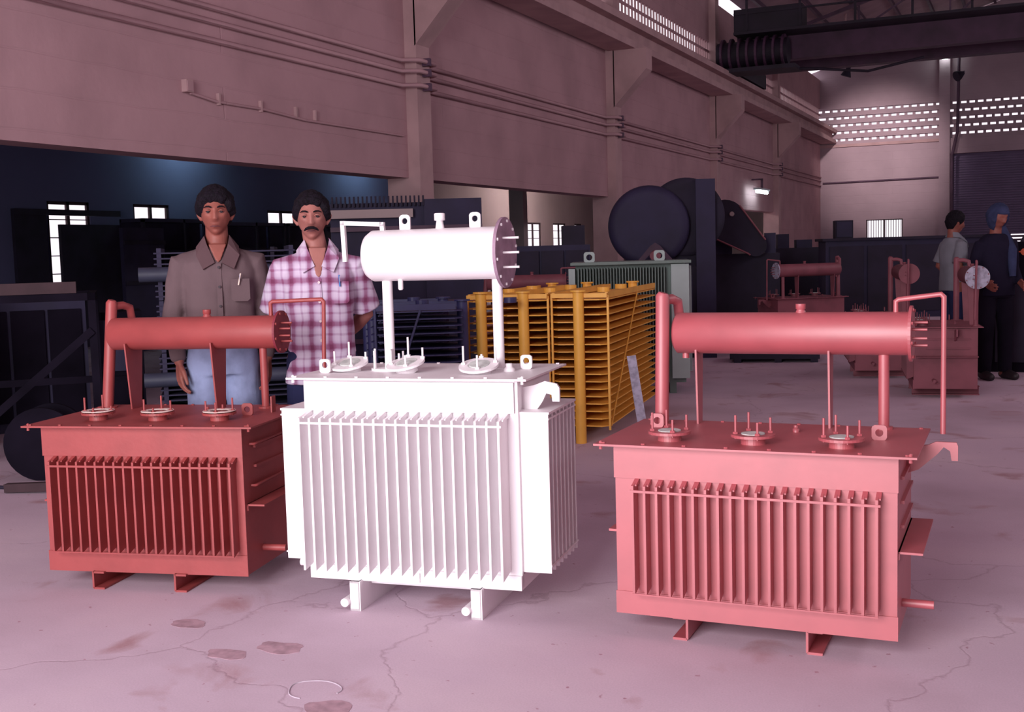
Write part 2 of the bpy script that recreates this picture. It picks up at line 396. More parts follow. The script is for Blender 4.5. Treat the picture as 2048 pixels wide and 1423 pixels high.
struct(MB().box(XB-.3, XL-.3, YB-.3, YF+.3, 3.7, 3.8), 'ceiling', M_baydark)
struct(MB().box(-9.3, -9.0, 20.6, 20.8, 0, 3.7), 'trim_9', M_bay2)
struct(MB().box(XL-2.6, XL-2.2, 17.0, 17.3, 0, 3.7), 'trim_10', M_navy)
for n, (a, b, z0, z1) in enumerate(WIN):
    mb = MB()
    mb.box(XB-.06, XB-.02, a, b, z0, z0+.05).box(XB-.06, XB-.02, a, b, z1-.05, z1).box(XB-.06, XB-.02, a, a+.05, z0, z1).box(XB-.06, XB-.02, b-.05, b, z0, z1)
    mb.box(XB-.06, XB-.02, (a+b)/2-.03, (a+b)/2+.03, z0, z1)
    o = struct(mb, 'window_%d' % (n+2), M_brown)
    mb = MB()
    kk = int((z1-z0)/.24)
    for i in range(1, kk): mb.box(XB-.05, XB-.035, a, b, z0+i*(z1-z0)/kk-.008, z0+i*(z1-z0)/kk+.008)
    mb.build('window_bars', M_brown, o)

# conduits running along the left wall, with a clamp at every pilaster
for z, lab in ((3.38, 'lowest of the three long conduits along the left wall'), (3.55, 'middle one of the three long conduits along the left wall'), (3.68, 'topmost of the three long conduits along the left wall')):
    t = thing('wall_conduit', lab, 'pipe', (XL+.03, 0, z), 0, 'long conduits along the left wall')
    P = [(0, 1.0, 0)]
    for cy in COLY: P += [(0, cy-.32, 0), (.19, cy-.2, 0), (.19, cy+.2, 0), (0, cy+.32, 0)]
    P.append((0, 42.9, 0))
    MB().tube(P, .028, 8).build('pipe', M_wall, t)
    for cy in COLY: MB().box(.13, .23, cy-.03, cy+.03, -.045, .045).build('clamp', M_steel, t)
t = thing('junction_box', 'small raised junction box on the upper left wall', 'box', (XL, 8.45, 2.86))
MB().box(0, .06, -.045, .045, 0, .11).build('box_body', M_conc, t); MB().box(.06, .067, -.038, .038, .01, .10).build('cover', M_wall, t)
t = thing('wall_conduit', 'thin stepped conduit with four upright stubs on the left wall', 'pipe', (XL+.02, 0, 0))
mb = MB().tube([(0, 8.5, 2.86), (0, 8.85, 2.82), (0, 9.6, 2.82), (0, 10.3, 2.78), (0, 12.4, 2.78)], .014, 6)
mb.build('pipe', M_wall, t)
for y in (8.9, 9.55, 10.15, 10.5): MB().box(-.02, .015, y-.012, y+.012, 2.79, 2.90).build('stub', M_conc, t)

# ------------------------------------------------------------------ overhead crane
cr = thing('overhead_crane', 'dark maroon overhead travelling crane spanning the hall', 'crane', (0, 27.9, 5.26))
MB().box(-6.4, 7.2, -.35, .0, .35, .95).build('girder', M_crane, cr)
MB().box(-6.4, 7.2, 1.5, 1.85, .35, .95).build('girder', M_crane, cr)
e = MB().box(-6.82, -6.42, -.4, 3.0, .14, .5).build('end_carriage', M_cranedk, cr)
for y in (-.1, 2.6): MB().cyl((-6.76, y, .16), (-6.56, y, .16), .15, 20).build('wheel', M_steel, e)
g = MB()
for x in [-6+i*1.2 for i in range(11)]: g.bar((x, -1.1, .95), (x, -1.1, 1.75), .05, .05)
g.bar((-6.3, -1.1, 1.75), (7.0, -1.1, 1.75), .05, .05).bar((-6.3, -1.1, 1.35), (7.0, -1.1, 1.35), .04, .04)
g.build('walkway_rail', M_cranedk, cr)
MB().box(-6.3, 7.0, -1.15, -.35, .88, .94).build('walkway', M_cranedk, cr)
MB().box(-6.3, -4.75, -1.1, -.5, .95, 1.45).build('control_cabinet', M_cranedk, cr)
d = MB().cyl((-6.72, -.85, .47), (-5.1, -.85, .47), .3, 24).build('cable_drum', M_cranedk, cr)
for i in range(8):
    x = -6.62+i*.2
    MB().lathe((x, -.85, .47), (1, 0, 0), [(0, .3), (0, .38), (.05, .38), (.05, .3)], 24, False).build('drum_rib', M_crane, d)
MB().box(-6.7, -4.9, -1.2, -.4, .04, .13).build('platform', M_cranedk, cr)
MB().tube([(-6.2, -.5, .2), (-4.6, -.6, .05), (-3.4, -.5, -.1), (-2.2, -.5, .1)], .03, 8).build('festoon_cable', M_cranedk, cr)

# ------------------------------------------------------------------ lamps of the hall
t = thing('pendant_lamp', 'dark bell shade hanging on a rod beyond the crane', 'lamp', (-5.15, 36.3, 6.3))
MB().cyl((0, 0, .35), (0, 0, 1.9), .03, 8).build('rod', M_conc, t)
MB().lathe((0, 0, 0), (.35, 0, 1), [(0, .16), (.08, .13), (.22, .07), (.36, .05)], 20).build('lamp_shade', M_dark, t)
sp = bpy.data.lights.new('pendant_lamp_light', 'SPOT'); sp.energy = 1500; sp.spot_size = math.radians(50); sp.spot_blend = 1.0; sp.shadow_soft_size = .15; sp.color = (1.0, .84, .82)
so = bpy.data.objects.new('pendant_lamp_light', sp); COL.objects.link(so); so.location = (-5.0, 36.5, 6.3)
so.rotation_euler = (Vector((-4.9, 43, 4.3))-so.location).to_track_quat('-Z', 'Y').to_euler()
t = thing('high_bay_lamp', 'small glowing lamp near the top of the far wall by the pipe', 'lamp', (-2.75, 42.6, 7.45))
MB().lathe((0, 0, 0), (0, 0, 1), [(0, .1), (.22, .12), (.3, .05)], 16).build('bulb', M_lampb, t)
MB().cyl((0, 0, .3), (0, .2, .5), .03, 8).build('bracket', M_steel, t)
t = thing('floodlight', 'dark shaded floodlight on the upright pipe of the far wall', 'lamp', (-2.15, 42.3, 6.9))
MB().lathe((0, 0, 0), (-.5, -.4, -.3), [(0, .06), (.2, .16), (.3, .18)], 16).build('lamp_shade', M_dark, t)
MB().cyl((0, 0, 0), (0, .4, .1), .03, 8).build('bracket', M_steel, t)
t = tag(MB().tube([(-2.3, 42.75, 8.4), (-2.35, 42.75, 5.0), (-2.52, 42.7, 4.2), (-2.52, 42.7, .02)], .05, 10).build('drain_pipe', M_steel), 'dark upright pipe running down the far wall beside the shutter', 'pipe')
t = tag(MB().tube([(XL+.1, YF-.04, 3.46), (-2.9, YF-.04, 3.49)], .03, 8).build('wall_pipe', M_steel), 'thin dark pipe running level across the far wall', 'pipe')
t = thing('tube_light', 'bright fluorescent tube fitting high beside the dark drum machine', 'lamp', (-6.7, 31.6, 2.75), 0)
MB().box(-.08, .08, -.7, .7, .05, .1).build('batten', M_fix, t)
MB().cyl((0, -.66, .0), (0, .66, .0), .04, 10).build('tube', M_tube, t)
MB().box(-.03, .03, -.02, .02, .1, .35).box(-.28, .03, -.02, .02, .33, .37).build('bracket', M_steel, t)
# two side bay tube fittings, plus an unseen one added for its far wall
for (y, x, lab) in ((16.6, -13.3, 'teal-white tube fitting under the side bay ceiling nearest the camera'), (22.5, -13.3, 'teal-white tube fitting under the side bay ceiling behind the second man'), (31.0, -11.5, 'added hidden tube fitting that lights the far side bay wall')):
    t = thing('tube_light', lab, 'lamp', (x, y, 3.54))
    MB().box(-.06, .06, -.6, .6, .03, .15).build('batten', M_fix, t)
    MB().cyl((0, -.56, .0), (0, .56, .0), .03, 10).build('tube', M_tube2 if y < 30 else M_addtube, t)

# ------------------------------------------------------------------ transformers
def plate_hole(mb, cx, cy, z, w, h, r, th, axis='x', n=24, hc=.5):
    out = []; inn = []
    for k in range(n):
        t = 2*PI*k/n; c, s_ = math.cos(t), math.sin(t)
        q = 1/max(abs(c)/(w/2), abs(s_)/(h/2)); q = min(q, math.hypot(w/2, h/2)*.86)
        out.append((c*q, s_*q+h/2)); inn.append((c*r, s_*r+h*hc))
    M = XZ(cx, cy, z) if axis == 'x' else YZ(cx, cy, z)
    return mb.ring_plate(out, inn, th, M)

def flange(parent, x, y, z, m, r=.06, gasket=None, hs=(.075, .075, .075, .075), tilt=0, a0=.5, studm=None, ty=0):
    o = MB()
    o.lathe((x, y, z-.004), (tilt, -ty, 1), [(0, r*.62), (.028, r*.62), (.03, r*1.12), (.039, r*1.12), (.039, r*.62), (.034, r*.6), (.033, .001)], 32, False, False)
    f = o.build('bushing_flange', m, parent)
    if gasket:
        MB().lathe((x, y, z+.0385), (0, 0, 1), [(0, r*.64), (.003, r*.64), (.003, r*1.08), (0, r*1.08)], 32, False, False).build('gasket', gasket, f)
    else:
        MB().lathe((x, y, z+.0285), (tilt, -ty, 1), [(0, r*.6), (.009, r*.6)], 24, False).build('opening_cover', M_inside, f)
    for k in range(4):
        t = a0+k*PI/2
        px, py = x+math.cos(t)*r*.9, y+math.sin(t)*r*.9
        dz = -tilt*math.cos(t)*r*.9+ty*math.sin(t)*r*.9
        s_ = MB().cyl((px, py, z+.02+dz), (px, py, z+.036+hs[k]*.75), .0042, 8)
        s_.lathe((px, py, z+.036+dz), (0, 0, 1), [(0, .009), (.008, .009)], 6, False)
        s_.build('stud', studm or m, f)
    return f

def transformer(label, loc, rot, m, w, lw, ld, z0, z1, kind, group=None, endmat=None, studmat=None, gasket=None, bush=None, detail=True, y_cons=.52, nfin=20, fin_x=(-.39, .41), fin_z=(.16, .545), fin_d=.055):
    t = thing('transformer', label, 'transformer', loc, rot, group)
    d = ld-.09
    tk = MB().box(-w/2, w/2, 0, d, z0, z1).build('tank', m, t)
    MB().box(-lw/2, lw/2, -.05, ld-.05, z1, z1+.007).build('lid', m, t)
    if kind != 'white':
        MB().box(-w/2-.003, w/2+.003, -.006, 0, fin_z[1]+.012, z1-.004).build('upper_plate', m, t)
        MB().box(-w/2-.003, w/2+.003, -.006, 0, z0-.004, fin_z[0]-.004).build('base_plate', m, t)
    # front fins (shared mesh)
    n = nfin; th = .0085
    base = None
    for i in range(n):
        x = fin_x[0]+(fin_x[1]-fin_x[0])*i/(n-1)
        if base is None:
            zb, zt = fin_z
            poly = [(0.002, zb+.02), (-fin_d, zb), (-fin_d, zt-.004), (0.002, zt+.012)]
            base = MB().prism(poly, th, YZ(0, 0, 0)).prism([(-.003, zt-.004), (-fin_d*.75, zt-.007), (-fin_d*.75, zt-.002), (-.003, zt+.014)], .016, YZ(.003, 0, 0)).build('fin', m, t, (x, 0, 0))
        else: dupe(base, t, (x, 0, 0))
    MB().box(fin_x[0]-.008, fin_x[1]+.012, -fin_d-.005, -fin_d+.003, fin_z[1]-.026, fin_z[1]-.018).build('top_rod', m, t)
    if kind == 'white': pass
    else: MB().box(fin_x[0]-.005, fin_x[1]+.005, -fin_d-.003, -fin_d+.003, fin_z[0]+.002, fin_z[0]+.007).build('bottom_rod', m, t)
    # lid bolts
    bm_ = MB()
    for i in range(8):
        x = -lw/2+.03+(lw-.06)*i/7
        for y in (-.03, ld-.07): bm_.lathe((x, y, z1+.005), (0, 0, 1), [(0, .007), (.007, .007)], 6, False)
    for x in (-lw/2+.02, lw/2-.02): bm_.lathe((x, -.03, z1-.014), (0, 0, 1), [(0, .006), (.026, .006), (.03, .003)], 8, False)
    bm_.build('lid_bolts', m, t, kind='stuff')
    return t, d

def channel(t, m, x, y0, y1, h, flip=1, flw=.05):
    o = MB().box(x-.004, x+.004, y0, y1, 0.004, h)
    o.box(x, x-flip*flw, y0, y1, h-.008, h).box(x, x-flip*flw if flw else x, y0, y1, 0, .008)
    return o.build('base_channel', m, t)

def red_transformer(label, loc, rot, m, w, lw, ld, z0, z1, endm, variant, group=None, gasket=None, detail=True):
    t, d = transformer(label, loc, rot, m, w, lw, ld, z0, z1, 'red', group)
    sgn = 1
    for x in ((-.24, .13) if variant == 'left' else (-.22, .185)):
        channel(t, m, x, -.02 if variant == 'left' else -.0, d+.04, z0, -1 if (variant == 'left' or x > 0) else 1)
    zl = z1+.006
    by = .14 if variant == 'left' else .085
    for i, x in enumerate((-.27, .005, .285) if variant == 'left' else (-.295, -.005, .285)):
        flange(t, x, by, zl, m, .062 if variant == 'left' else .066, gasket, hs=[(.03,.085,.08,.03), (.06,.08,.07,.03), (.075,.03,.06,.06)][i] if variant == 'left' else (.07, .085, .085, .06), a0=.2 if variant == 'left' else .45)
    # conservator drum
    yc = .5; zc = 1.025 if variant == 'left' else 1.022; r = .073 if variant == 'left' else .077
    x0, x1 = (-.40, .415) if variant == 'left' else (-.385, .462)
    c = MB().lathe((x0, yc, zc), (1, 0, 0), [(-.004, .001), (0, r*.8), (.012, r), (x1-x0, r)], 48).build('conservator', m, t)
    MB().lathe((x1, yc, zc), (1, 0, 0), [(0, r*1.28), (.01, r*1.28), (.01, 0.001)], 40, False, False).lathe((x1, yc, zc), (1,0,0), [(0, r*1.28), (.001, r*.9)], 40, False, False).build('end_plate', endm, c)
    for (dy, dz) in ((-.01, .04), (-.03, .016), (-.035, -.014), (-.015, -.04)):
        MB().cyl((x1+.008, yc+dy, zc+dz), (x1+.06, yc+dy, zc+dz), .0045, 8).build('stud', m, c)
    for k in range(8):
        a = k*PI/4+.3; MB().lathe((x1+.01, yc+math.cos(a)*r*1.15, zc+math.sin(a)*r*1.15), (1, 0, 0), [(0, .006), (.006, .006)], 6, False).build('bolt', m, c)
    MB().lathe((.07 if variant == 'left' else .085, yc, zc+r-.006), (0, 0, 1), [(0, .02), (.01, .017), (.016, .014), (.018, .018), (.036, .018)], 20).build('filler_neck', m, c)
    MB().lathe((-.31 if variant == 'left' else -.345, yc, zc-r-.018), (0, 0, 1), [(0, .013), (.022, .013)], 16).build('drain_plug', m, c)
    # support plates
    for x in ((-.30, .115) if variant == 'left' else (-.295, .19)):
        wtop, wbot = (.15, .085) if variant == 'left' else (.10, .06)
        poly = [(-wtop/2, zc-r*.55), (wtop/2, zc-r*.55), (wbot/2, zl), (-wbot/2, zl)]
        MB().prism(poly, .007, YZ(x, yc, 0)).build('support_plate', m, t)
    # explosion vent at the left
    xv = (-.445, -.395) if variant == 'left' else (-.42, -.41)
    ra = .025 if variant == 'left' else .026
    yb = .5 if variant == 'left' else .42
    v = MB().tube([(xv[0], yb, zl), (xv[1], yb, 1.165), (xv[1]+.004, yb, 1.178)], [ra, ra, ra*.7], 22).build('vent_pipe', m, t)
    MB().tube([(xv[1], yb, 1.150), (xv[1]+.018, yb+.06, 1.152), (xv[1]+.03, yb+.1, 1.14), (xv[1]+.036, yb+.11, 1.06)], ra*.72, 14).build('vent_elbow', m, v)
    MB().lathe((xv[0], yb, zl), (0, 0, 1), [(0, .045), (.008, .045)], 20, False).build('vent_foot', m, v)
    # oil pipe from drum down to lid
    xo = .33 if variant == 'left' else .375
    o = MB().cyl((xo, yc, zl), (xo, yc, zc-r*.8), .0165 if variant == 'left' else .019, 18).lathe((xo, yc, zl), (0, 0, 1), [(0, .032), (.01, .032)], 16, False)
    o.build('oil_pipe', m, t)
    # breather
    if variant == 'left': P = [(.375, yc, zc+r-.01), (.375, yc, 1.152), (.385, yc, 1.158), (.605, yc+.02, 1.163), (.615, yc+.02, 1.152), (.6, yc+.02, .76)]
    else: P = [(.415, yc, zc+r-.01), (.415, yc, 1.135), (.425, yc, 1.142), (.565, yc-.02, 1.16), (.575, yc-.02, 1.15), (.575, yc-.03, .675)]
    MB().tube(P, .0095, 12).build('breather_pipe', m, t)
    # lifting lugs on the lid
    for (x, y) in (((.345, .28), (-.36, .30)) if variant == 'left' else ((.385, .26), (-.42, .36))):
        if x < 0 and variant == 'left': continue
        pl = MB(); plate_hole(pl, x, y, zl, .05, .052, .013, .008, 'x'); pl.build('lifting_lug', m, t)
    if variant == 'left': MB().box(.415, .421, .36, .40, zl, zl+.07).build('lug_rib', m, t)
    MB().lathe((.12 if variant == 'left' else .09, .36, zl), (0, 0, 1), [(0, .012), (.014, .012), (.014, .008), (.026, .008)], 12).build('pocket_plug', m, t)
    # side shelf, bars, drain
    xs = w/2
    MB().box(xs, xs+.075, .02, d-.0, .355, .362).box(xs, xs+.005, .02, d, .335, .362).build('side_shelf', m, t)
    MB().box(-xs-.045, -xs, .05, d-.05, .352, .36).build('side_shelf', m, t)
    for z in ((.60, .43) if variant == 'left' else ()):
        MB().tube([(xs-.004, .07, z), (xs+.018, .07, z), (xs+.02, .09, z), (xs+.02, d-.04, z+.005), (xs-.004, d-.02, z+.005)], .006, 8).build('side_rod', m, t)
    for zz in (.42, .5, .58): MB().box(xs, xs+.012, .1, d-.06, zz, zz+.01).build('side_rib', m, t)
    MB().cyl((xs-.01, .16, z0+.075), (xs+.1, .16, z0+.075), .014, 14).build('drain_valve', m, t)
    # jacking hook on right side under lid
    hook = [(0, -.005), (.07, -.0), (.095, .012), (.16, .012), (.165, .0), (.165, -.05), (.145, -.05), (.14, -.018), (.12, -.005), (.1, -.03), (.04, -.085), (0, -.1)]
    if variant == 'right':
        MB().prism(hook, .012, XZ(xs-.002, .33, z1-.015)).build('lifting_hook', m, t)
    else:
        MB().prism([(0, -.005), (.06, -.005), (.06, -.1), (.0, -.1)], .012, XZ(xs-.002, .43, z1-.03)).build('lifting_hook', m, t)
    return t

t1 = red_transformer('dull red oxide transformer standing at the left in front of the grey-shirted man', (-3.305, 3.60, 0), .215, M_red, .89, 1.02, .66, .075, .68, M_maroon, 'left', gasket=M_gasket)
t3 = red_transformer('light red oxide transformer standing alone at the right with long level drum', (-.842, 3.74, 0), .01, M_red2, .935, 1.058, .60, .081, .673, M_red2, 'right')

def white_transformer():
    w, lw, ld, z0, z1 = .835, .955, .56, .115, .887
    t, d = transformer('glossy white transformer in the middle with drum raised high above the lid', (-2.111, 3.709, 0), .116, M_white, w, lw, ld, z0, z1, 'white', nfin=19, fin_x=(-.405, .385), fin_z=(.165, .752), fin_d=.10)
    m = M_white; zl = z1+.007
    # bottom frame plate
    MB().box(-w/2-.01, w/2+.012, -.012, d, z0-.004, z0+.05).build('base_plate', m, t)
    MB().box(.0, .03, -.02, -.012, z0+.005, z0+.04).build('clip', m, t)
    MB().box(-w/2, w/2, -.012, -.006, .765, z1-.01).build('upper_plate', m, t)
    # side fins (shared)
    for s_ in (1, -1):
        f0 = None; x0 = s_*w/2; x1 = s_*(w/2+.12)
        for i in range(8):
            y = .02+i*(d-.1)/7
            if f0 is None: f0 = MB().box(x0, x1, -.005, .005, .175, .765).build('side_fin', m, t, (0, y, 0))
            else: dupe(f0, t, (0, y, 0))
        MB().box(x0, x1+s_*.004, .012, d-.07, .760, .768).build('side_fin_cap', m, t)
        MB().box(x1-s_*.004, x1+s_*.003, .01, d-.07, .2, .206).build('side_rod', m, t)
        MB().box(x1-s_*.004, x1+s_*.003, .01, d-.07, .74, .746).build('side_rod', m, t)
        MB().box(x0, x0+s_*.012, .0, .02, .12, .88).build('corner_strip', m, t)
    # bushings
    for i, (x, y, ta) in enumerate(((-.325, .20, -.04), (-.065, .16, -.10), (.235, .15, .0))):
        flange(t, x, y, zl+(.006 if i == 1 else 0), m, .068, None, hs=[(.05,.10,.06,.04), (.07,.12,.06,.04), (.08,.04,.09,.05)][i], tilt=ta, a0=[.5, .3, .2][i], ty=.26)
    # conservator
    yc, zc, r = .25, 1.345, .1; x0, x1 = -.25, .31
    c = MB().lathe((x0, yc, zc), (1, 0, 0), [(-.012, .001), (-.008, r*.55), (.004, r*.86), (.025, r), (x1-x0, r)], 56).build('conservator', m, t)
    MB().lathe((x1, yc, zc), (1, 0, 0), [(0, r*.8), (0, r*1.34), (.012, r*1.34), (.012, 0.001)], 48, False, False).build('end_plate', M_grey, c)
    for k in range(10):
        a = k*PI/5+.2; MB().lathe((x1+.012, yc+math.cos(a)*r*1.2, zc+math.sin(a)*r*1.2), (1, 0, 0), [(0, .006), (.005, .006)], 6, False).build('bolt', m, c)
    for dz in (.055, .0, -.055): MB().cyl((x1+.01, yc-.04, zc+dz), (x1+.075, yc-.04, zc+dz), .0045, 8).build('stud', m, c)
    for x in (-.09, .2):
        pl = MB(); plate_hole(pl, x, yc, zc+r-.008, .045, .065, .012, .009, 'x', hc=.62); pl.build('lifting_lug', m, c)
    MB().lathe((.055, yc, zc+r-.006), (0, 0, 1), [(0, .02), (.008, .017), (.035, .013), (.036, .021), (.062, .021), (.064, .017)], 24).build('filler_cap', m, c)
    MB().lathe((-.105, yc-.03, zc-r-.035), (0, 0, 1), [(0, .006), (.005, .010), (.05, .010)], 16).build('drain_plug', m, c)
    # posts
    for x, yy in ((-.175, .25), (.275, .27)):
        MB().cyl((x, yy, zl), (x, yy, zc-r*.75), .0205, 20).lathe((x, yy, zl), (0, 0, 1), [(0, .045 if x > 0 else .075), (.01, .045 if x > 0 else .075)], 28, False).build('support_pipe', m, t)
    for (x, y, h) in ((-.235, .24, .085), (-.22, .20, .08), (-.115, .20, .07), (-.14, .30, .07)): MB().cyl((x, y, zl+.008), (x, y, zl+h), .0045, 8).build('foot_stud', m, t)
    MB().box(-.155, -.15, .2, .24, zl+.01, zl+.085).box(-.175, -.15, .2, .204, zl+.01, zl+.06).build('stiffener', m, t)
    # square bent pressure pipe
    P = [(-.185, yc, zc+r-.005), (-.187, yc, 1.468), (-.357, yc, 1.478), (-.352, yc, 1.325)]
    mb = MB()
    for a, b in zip(P[:-1], P[1:]): mb.bar(a, b, .017, .017, up=(0, 1, 0))
    for q in P[1:-1]: mb.box(q[0]-.0085, q[0]+.0085, q[1]-.0085, q[1]+.0085, q[2]-.0085, q[2]+.0085)
    mb.build('breather_pipe', m, t)
    for (x, y) in ((-.395, .12), (.375, .30)):
        pl = MB(); plate_hole(pl, x, y, zl, .046, .055, .0125, .01, 'x', hc=.58); pl.build('lifting_lug', m, t)
    MB().lathe((.33, .22, zl), (0, 0, 1), [(0, .022), (.01, .022), (.016, .014), (.03, .012)], 12).build('pocket_plug', m, t)
    hook = [(0, 0.02), (.05, .03), (.09, .045), (.135, .035), (.145, .02), (.145, -.03), (.118, -.03), (.115, -.005), (.095, .0), (.08, -.03), (.04, -.085), (0, -.085)]
    MB().prism(hook, .014, XZ(w/2-.002, .10, z1-.06)).build('lifting_hook', m, t)
    MB().prism([(-x, z) for x, z in hook][::-1], .014, XZ(-w/2+.002, .36, z1-.06)).build('lifting_hook', m, t)
    # feet: channels with axle stubs
    for x in (-.245, .245):
        o = MB().box(x-.005, x+.035, -.04, -.03, .0, z0).box(x+.03, x+.038, -.04, d, .0, z0).box(x-.005, x+.035, -.04, d, 0, .008).box(x-.005, x+.035, -.04, d, z0-.008, z0)
        o.build('base_channel', m, t)
        MB().cyl((x-.02, -.06, .035), (x-.02, .05, .035), .0165, 18).build('axle_stub', m, t)
    MB().cyl((-w/2-.07, .03, z0+.045), (-w/2+.01, .03, z0+.045), .016, 16).build('drain_valve', m, t)
    MB().box(-.2, .24, .05, .06, z0-.03, z0).build('cross_bar', m, t)
    return t
t2 = white_transformer()

# small red transformers in the background, turned end-on
t6 = red_transformer('dusky red transformer end-on, nearest behind the big red one, grey disc on its drum', (-.97, 10.75, 0), -1.42, M_redbg, .9, .98, .6, .08, .60, M_greybg, 'right', group='dusky red transformers in the background')
t5 = red_transformer('dusky red transformer end-on with red disc, behind and left of the grey-disc one', (-1.66, 12.1, 0), -1.36, M_redbg, .9, .98, .6, .08, .60, M_redbg, 'right', group='dusky red transformers in the background')
t4 = red_transformer('dusky red transformer farthest back, drum turned sideways, grey disc at its left', (-2.75, 14.6, 0), -2.45, M_redbg, .9, .98, .6, .10, .68, M_greybg, 'right', group='dusky red transformers in the background')
t7 = red_transformer('red transformer half hidden behind the yellow radiators, left of the green one', (-4.62, 10.5, 0), .35, M_redbg, .9, .98, .6, .10, .66, M_redbg, 'left', group='dusky red transformers in the background')

# green transformer
def green_transformer():
    t = thing('transformer', 'grey-green corrugated transformer behind the yellow radiators', 'transformer', (-3.36, 10.1, 0), .33)
    w, d = 1.0, .62
    MB().box(-w/2, w/2, 0, d, .1, 1.2).build('tank', M_green, t)
    MB().box(-w/2-.04, w/2+.05, -.14, d+.04, 1.2, 1.225).build('lid', M_green, t)
    b = None
    for i in range(30):
        x = -w/2+.03+i*(.78)/29
        if b is None: b = MB().box(-.004, .004, -.1, 0, .2, 1.17).build('fin', M_green, t, (x, 0, 0))
        else: dupe(b, t, (x, 0, 0))
    MB().box(-w/2-.06, -w/2-.0, -.1, .06, .15, 1.17).build('end_panel', M_greenlt, t)
    MB().box(w/2-.13, w/2+.03, -.11, .0, .15, 1.19).build('end_panel', M_greenlt, t)
    b = None
    for i in range(7):
        if b is None: b = MB().box(0, .06, -.004, .004, .2, 1.17).build('side_fin', M_greenlt, t, (w/2, .04, 0))
        else: dupe(b, t, (w/2, .04+i*.085, 0))
    for x in (-.37, .27):
        pl = MB(); plate_hole(pl, x, .0, 1.22, .1, .1, .028, .015, 'x'); pl.build('lifting_lug', M_greenlt, t)
    for x in (-.4, .35): MB().box(x, x+.06, .0, d, 0, .1).build('base_channel', M_green, t)
green_transformer()

# ------------------------------------------------------------------ radiator banks
def radiator(label, loc, rot, m, W=.42, Lg=1.9, H=1.06, n=18, group=None, diag=True, capm=None, zb=.12, name='radiator'):
    t = thing(name, label, 'radiator', loc, rot, group)
    for yy in (0, Lg):
        MB().cyl((0, yy, .0), (0, yy, H), .038, 18).lathe((0, yy, H-.004), (0, 0, 1), [(0, .055), (.012, .055)], 18, False).build('header_pipe', m, t)
    b = None
    for i in range(n):
        z = zb+(H-.06-zb)*i/(n-1)
        if b is None:
            poly = [(-W/2, .05), (-W/2+.05, .0), (-.04, .01), (.04, .01), (W/2-.05, .0), (W/2, .05), (W/2, Lg-.05), (W/2-.05, Lg), (-W/2+.05, Lg), (-W/2, Lg-.05)]
            b = MB().prism(poly, .008, Matrix.Translation((0, 0, 0))).build('plate', m, t, (0, 0, z))
        else: dupe(b, t, (0, 0, z))
    MB().bar((-W/2, .02, H-.03), (W/2, .02, H-.03), .03, .03).build('top_bar', m, t)
    MB().bar((W/2-.01, .04, H-.03), (W/2-.01, Lg-.04, H-.03), .02, .04).build('top_bar', m, t)
    MB().bar((-W/2+.01, .04, H-.03), (-W/2+.01, Lg-.04, H-.03), .02, .04).build('top_bar', m, t)
    for s_ in (1, -1): 
        MB().bar((s_*W/2, .035, zb-.03), (s_*W/2, .035, H-.03), .014, .014).build('tie_rod', m, t)
        if diag: MB().bar((s_*(W/2+.008), .05, zb), (s_*(W/2+.008), Lg*.55, H-.05), .014, .006, up=(1, 0, 0)).build('diagonal_strap', m, t)
    for yy in (.35, .95): MB().lathe((.1, yy, H-.02), (0, 0, 1), [(0, .045), (.035, .045)], 16, False).build('flange_cap', capm or m, t)
    return t
g = 'yellow radiator banks'
radiator('yellow radiator bank nearest the right red transformer, showing its long plated side', (-2.85, 7.43, 0), .12, M_yellow, W=.40, Lg=1.9, group=g)
radiator('middle yellow radiator bank, wedged between two others', (-3.235, 7.36, 0), .12, M_yellow, W=.34, Lg=1.9, group=g, diag=False)
radiator('leftmost yellow radiator bank, beside the slate blue ones', (-3.525, 7.28, 0), .12, M_yellow, W=.22, Lg=1.9, group=g, diag=False)
g = 'slate blue radiator banks'
radiator('slate blue radiator bank right behind the white transformer drum', (place(748, 7.95)[0][0], place(748, 7.95)[0][1], 0), -1.12, M_navyrad, W=.42, Lg=.62, H=1.02, group=g)
radiator('slate blue radiator bank farther back against the first blue one', (place(738, 8.5)[0][0], place(738, 8.5)[0][1], 0), -1.12, M_navyrad, W=.42, Lg=.56, H=1.02, group=g, diag=False)
# strip leaning on the yellow bank
t = tag(MB().bar((-2.26, 7.08, .0), (-2.43, 7.30, .63), .06, .006, up=(-.41, .91, 0)).build('metal_strip', M_greybg), 'flat grey metal strip leaning against the yellow radiator plates', 'strip')

# stacked dark radiators lying behind the men
def lying_stack(name, lab, loc, rot, L, D, levels, h, m, pm, group=None, cat='radiator', npl=6):
    t = thing(name, lab, cat, loc, rot, group)
    return t
def lying_radiator(lab, loc, rot, L, D, h, m, pm, group):
    t = thing('radiator', lab, 'radiator', loc, rot, group)
    b = None
    for i in range(9):
        z = .02+i*(h-.06)/8
        if b is None: b = MB().box(0, L, 0, D, 0, .01).build('plate', m, t, (0, 0, z))
        else: dupe(b, t, (0, 0, z))
    MB().cyl((-.1, -.05, h*.5), (L*.5, -.05, h*.5), .05, 16).build('header_pipe', pm, t)
    MB().cyl((L*.62, -.05, h*.5), (L, -.05, h*.5), .05, 16).build('header_pipe', pm, t)
    for x in (.02, L*.5, L-.04): MB().box(x, x+.03, 0, D, 0, h).build('frame_bar', m, t)
    return t
g = 'dark radiators stacked behind the two men'
lv = ['topmost', 'second from the top', 'third from the top', 'bottom']
_p, _a = place(318, 7.9)
for i in range(4):
    lying_radiator('dark radiator behind the grey-shirted man, %s of its stack' % lv[3-i], (_p[0], _p[1], i*.36), _a-.05, .95, .6, .355, M_navy, M_teal, g)
_p, _a = place(545, 9.0)
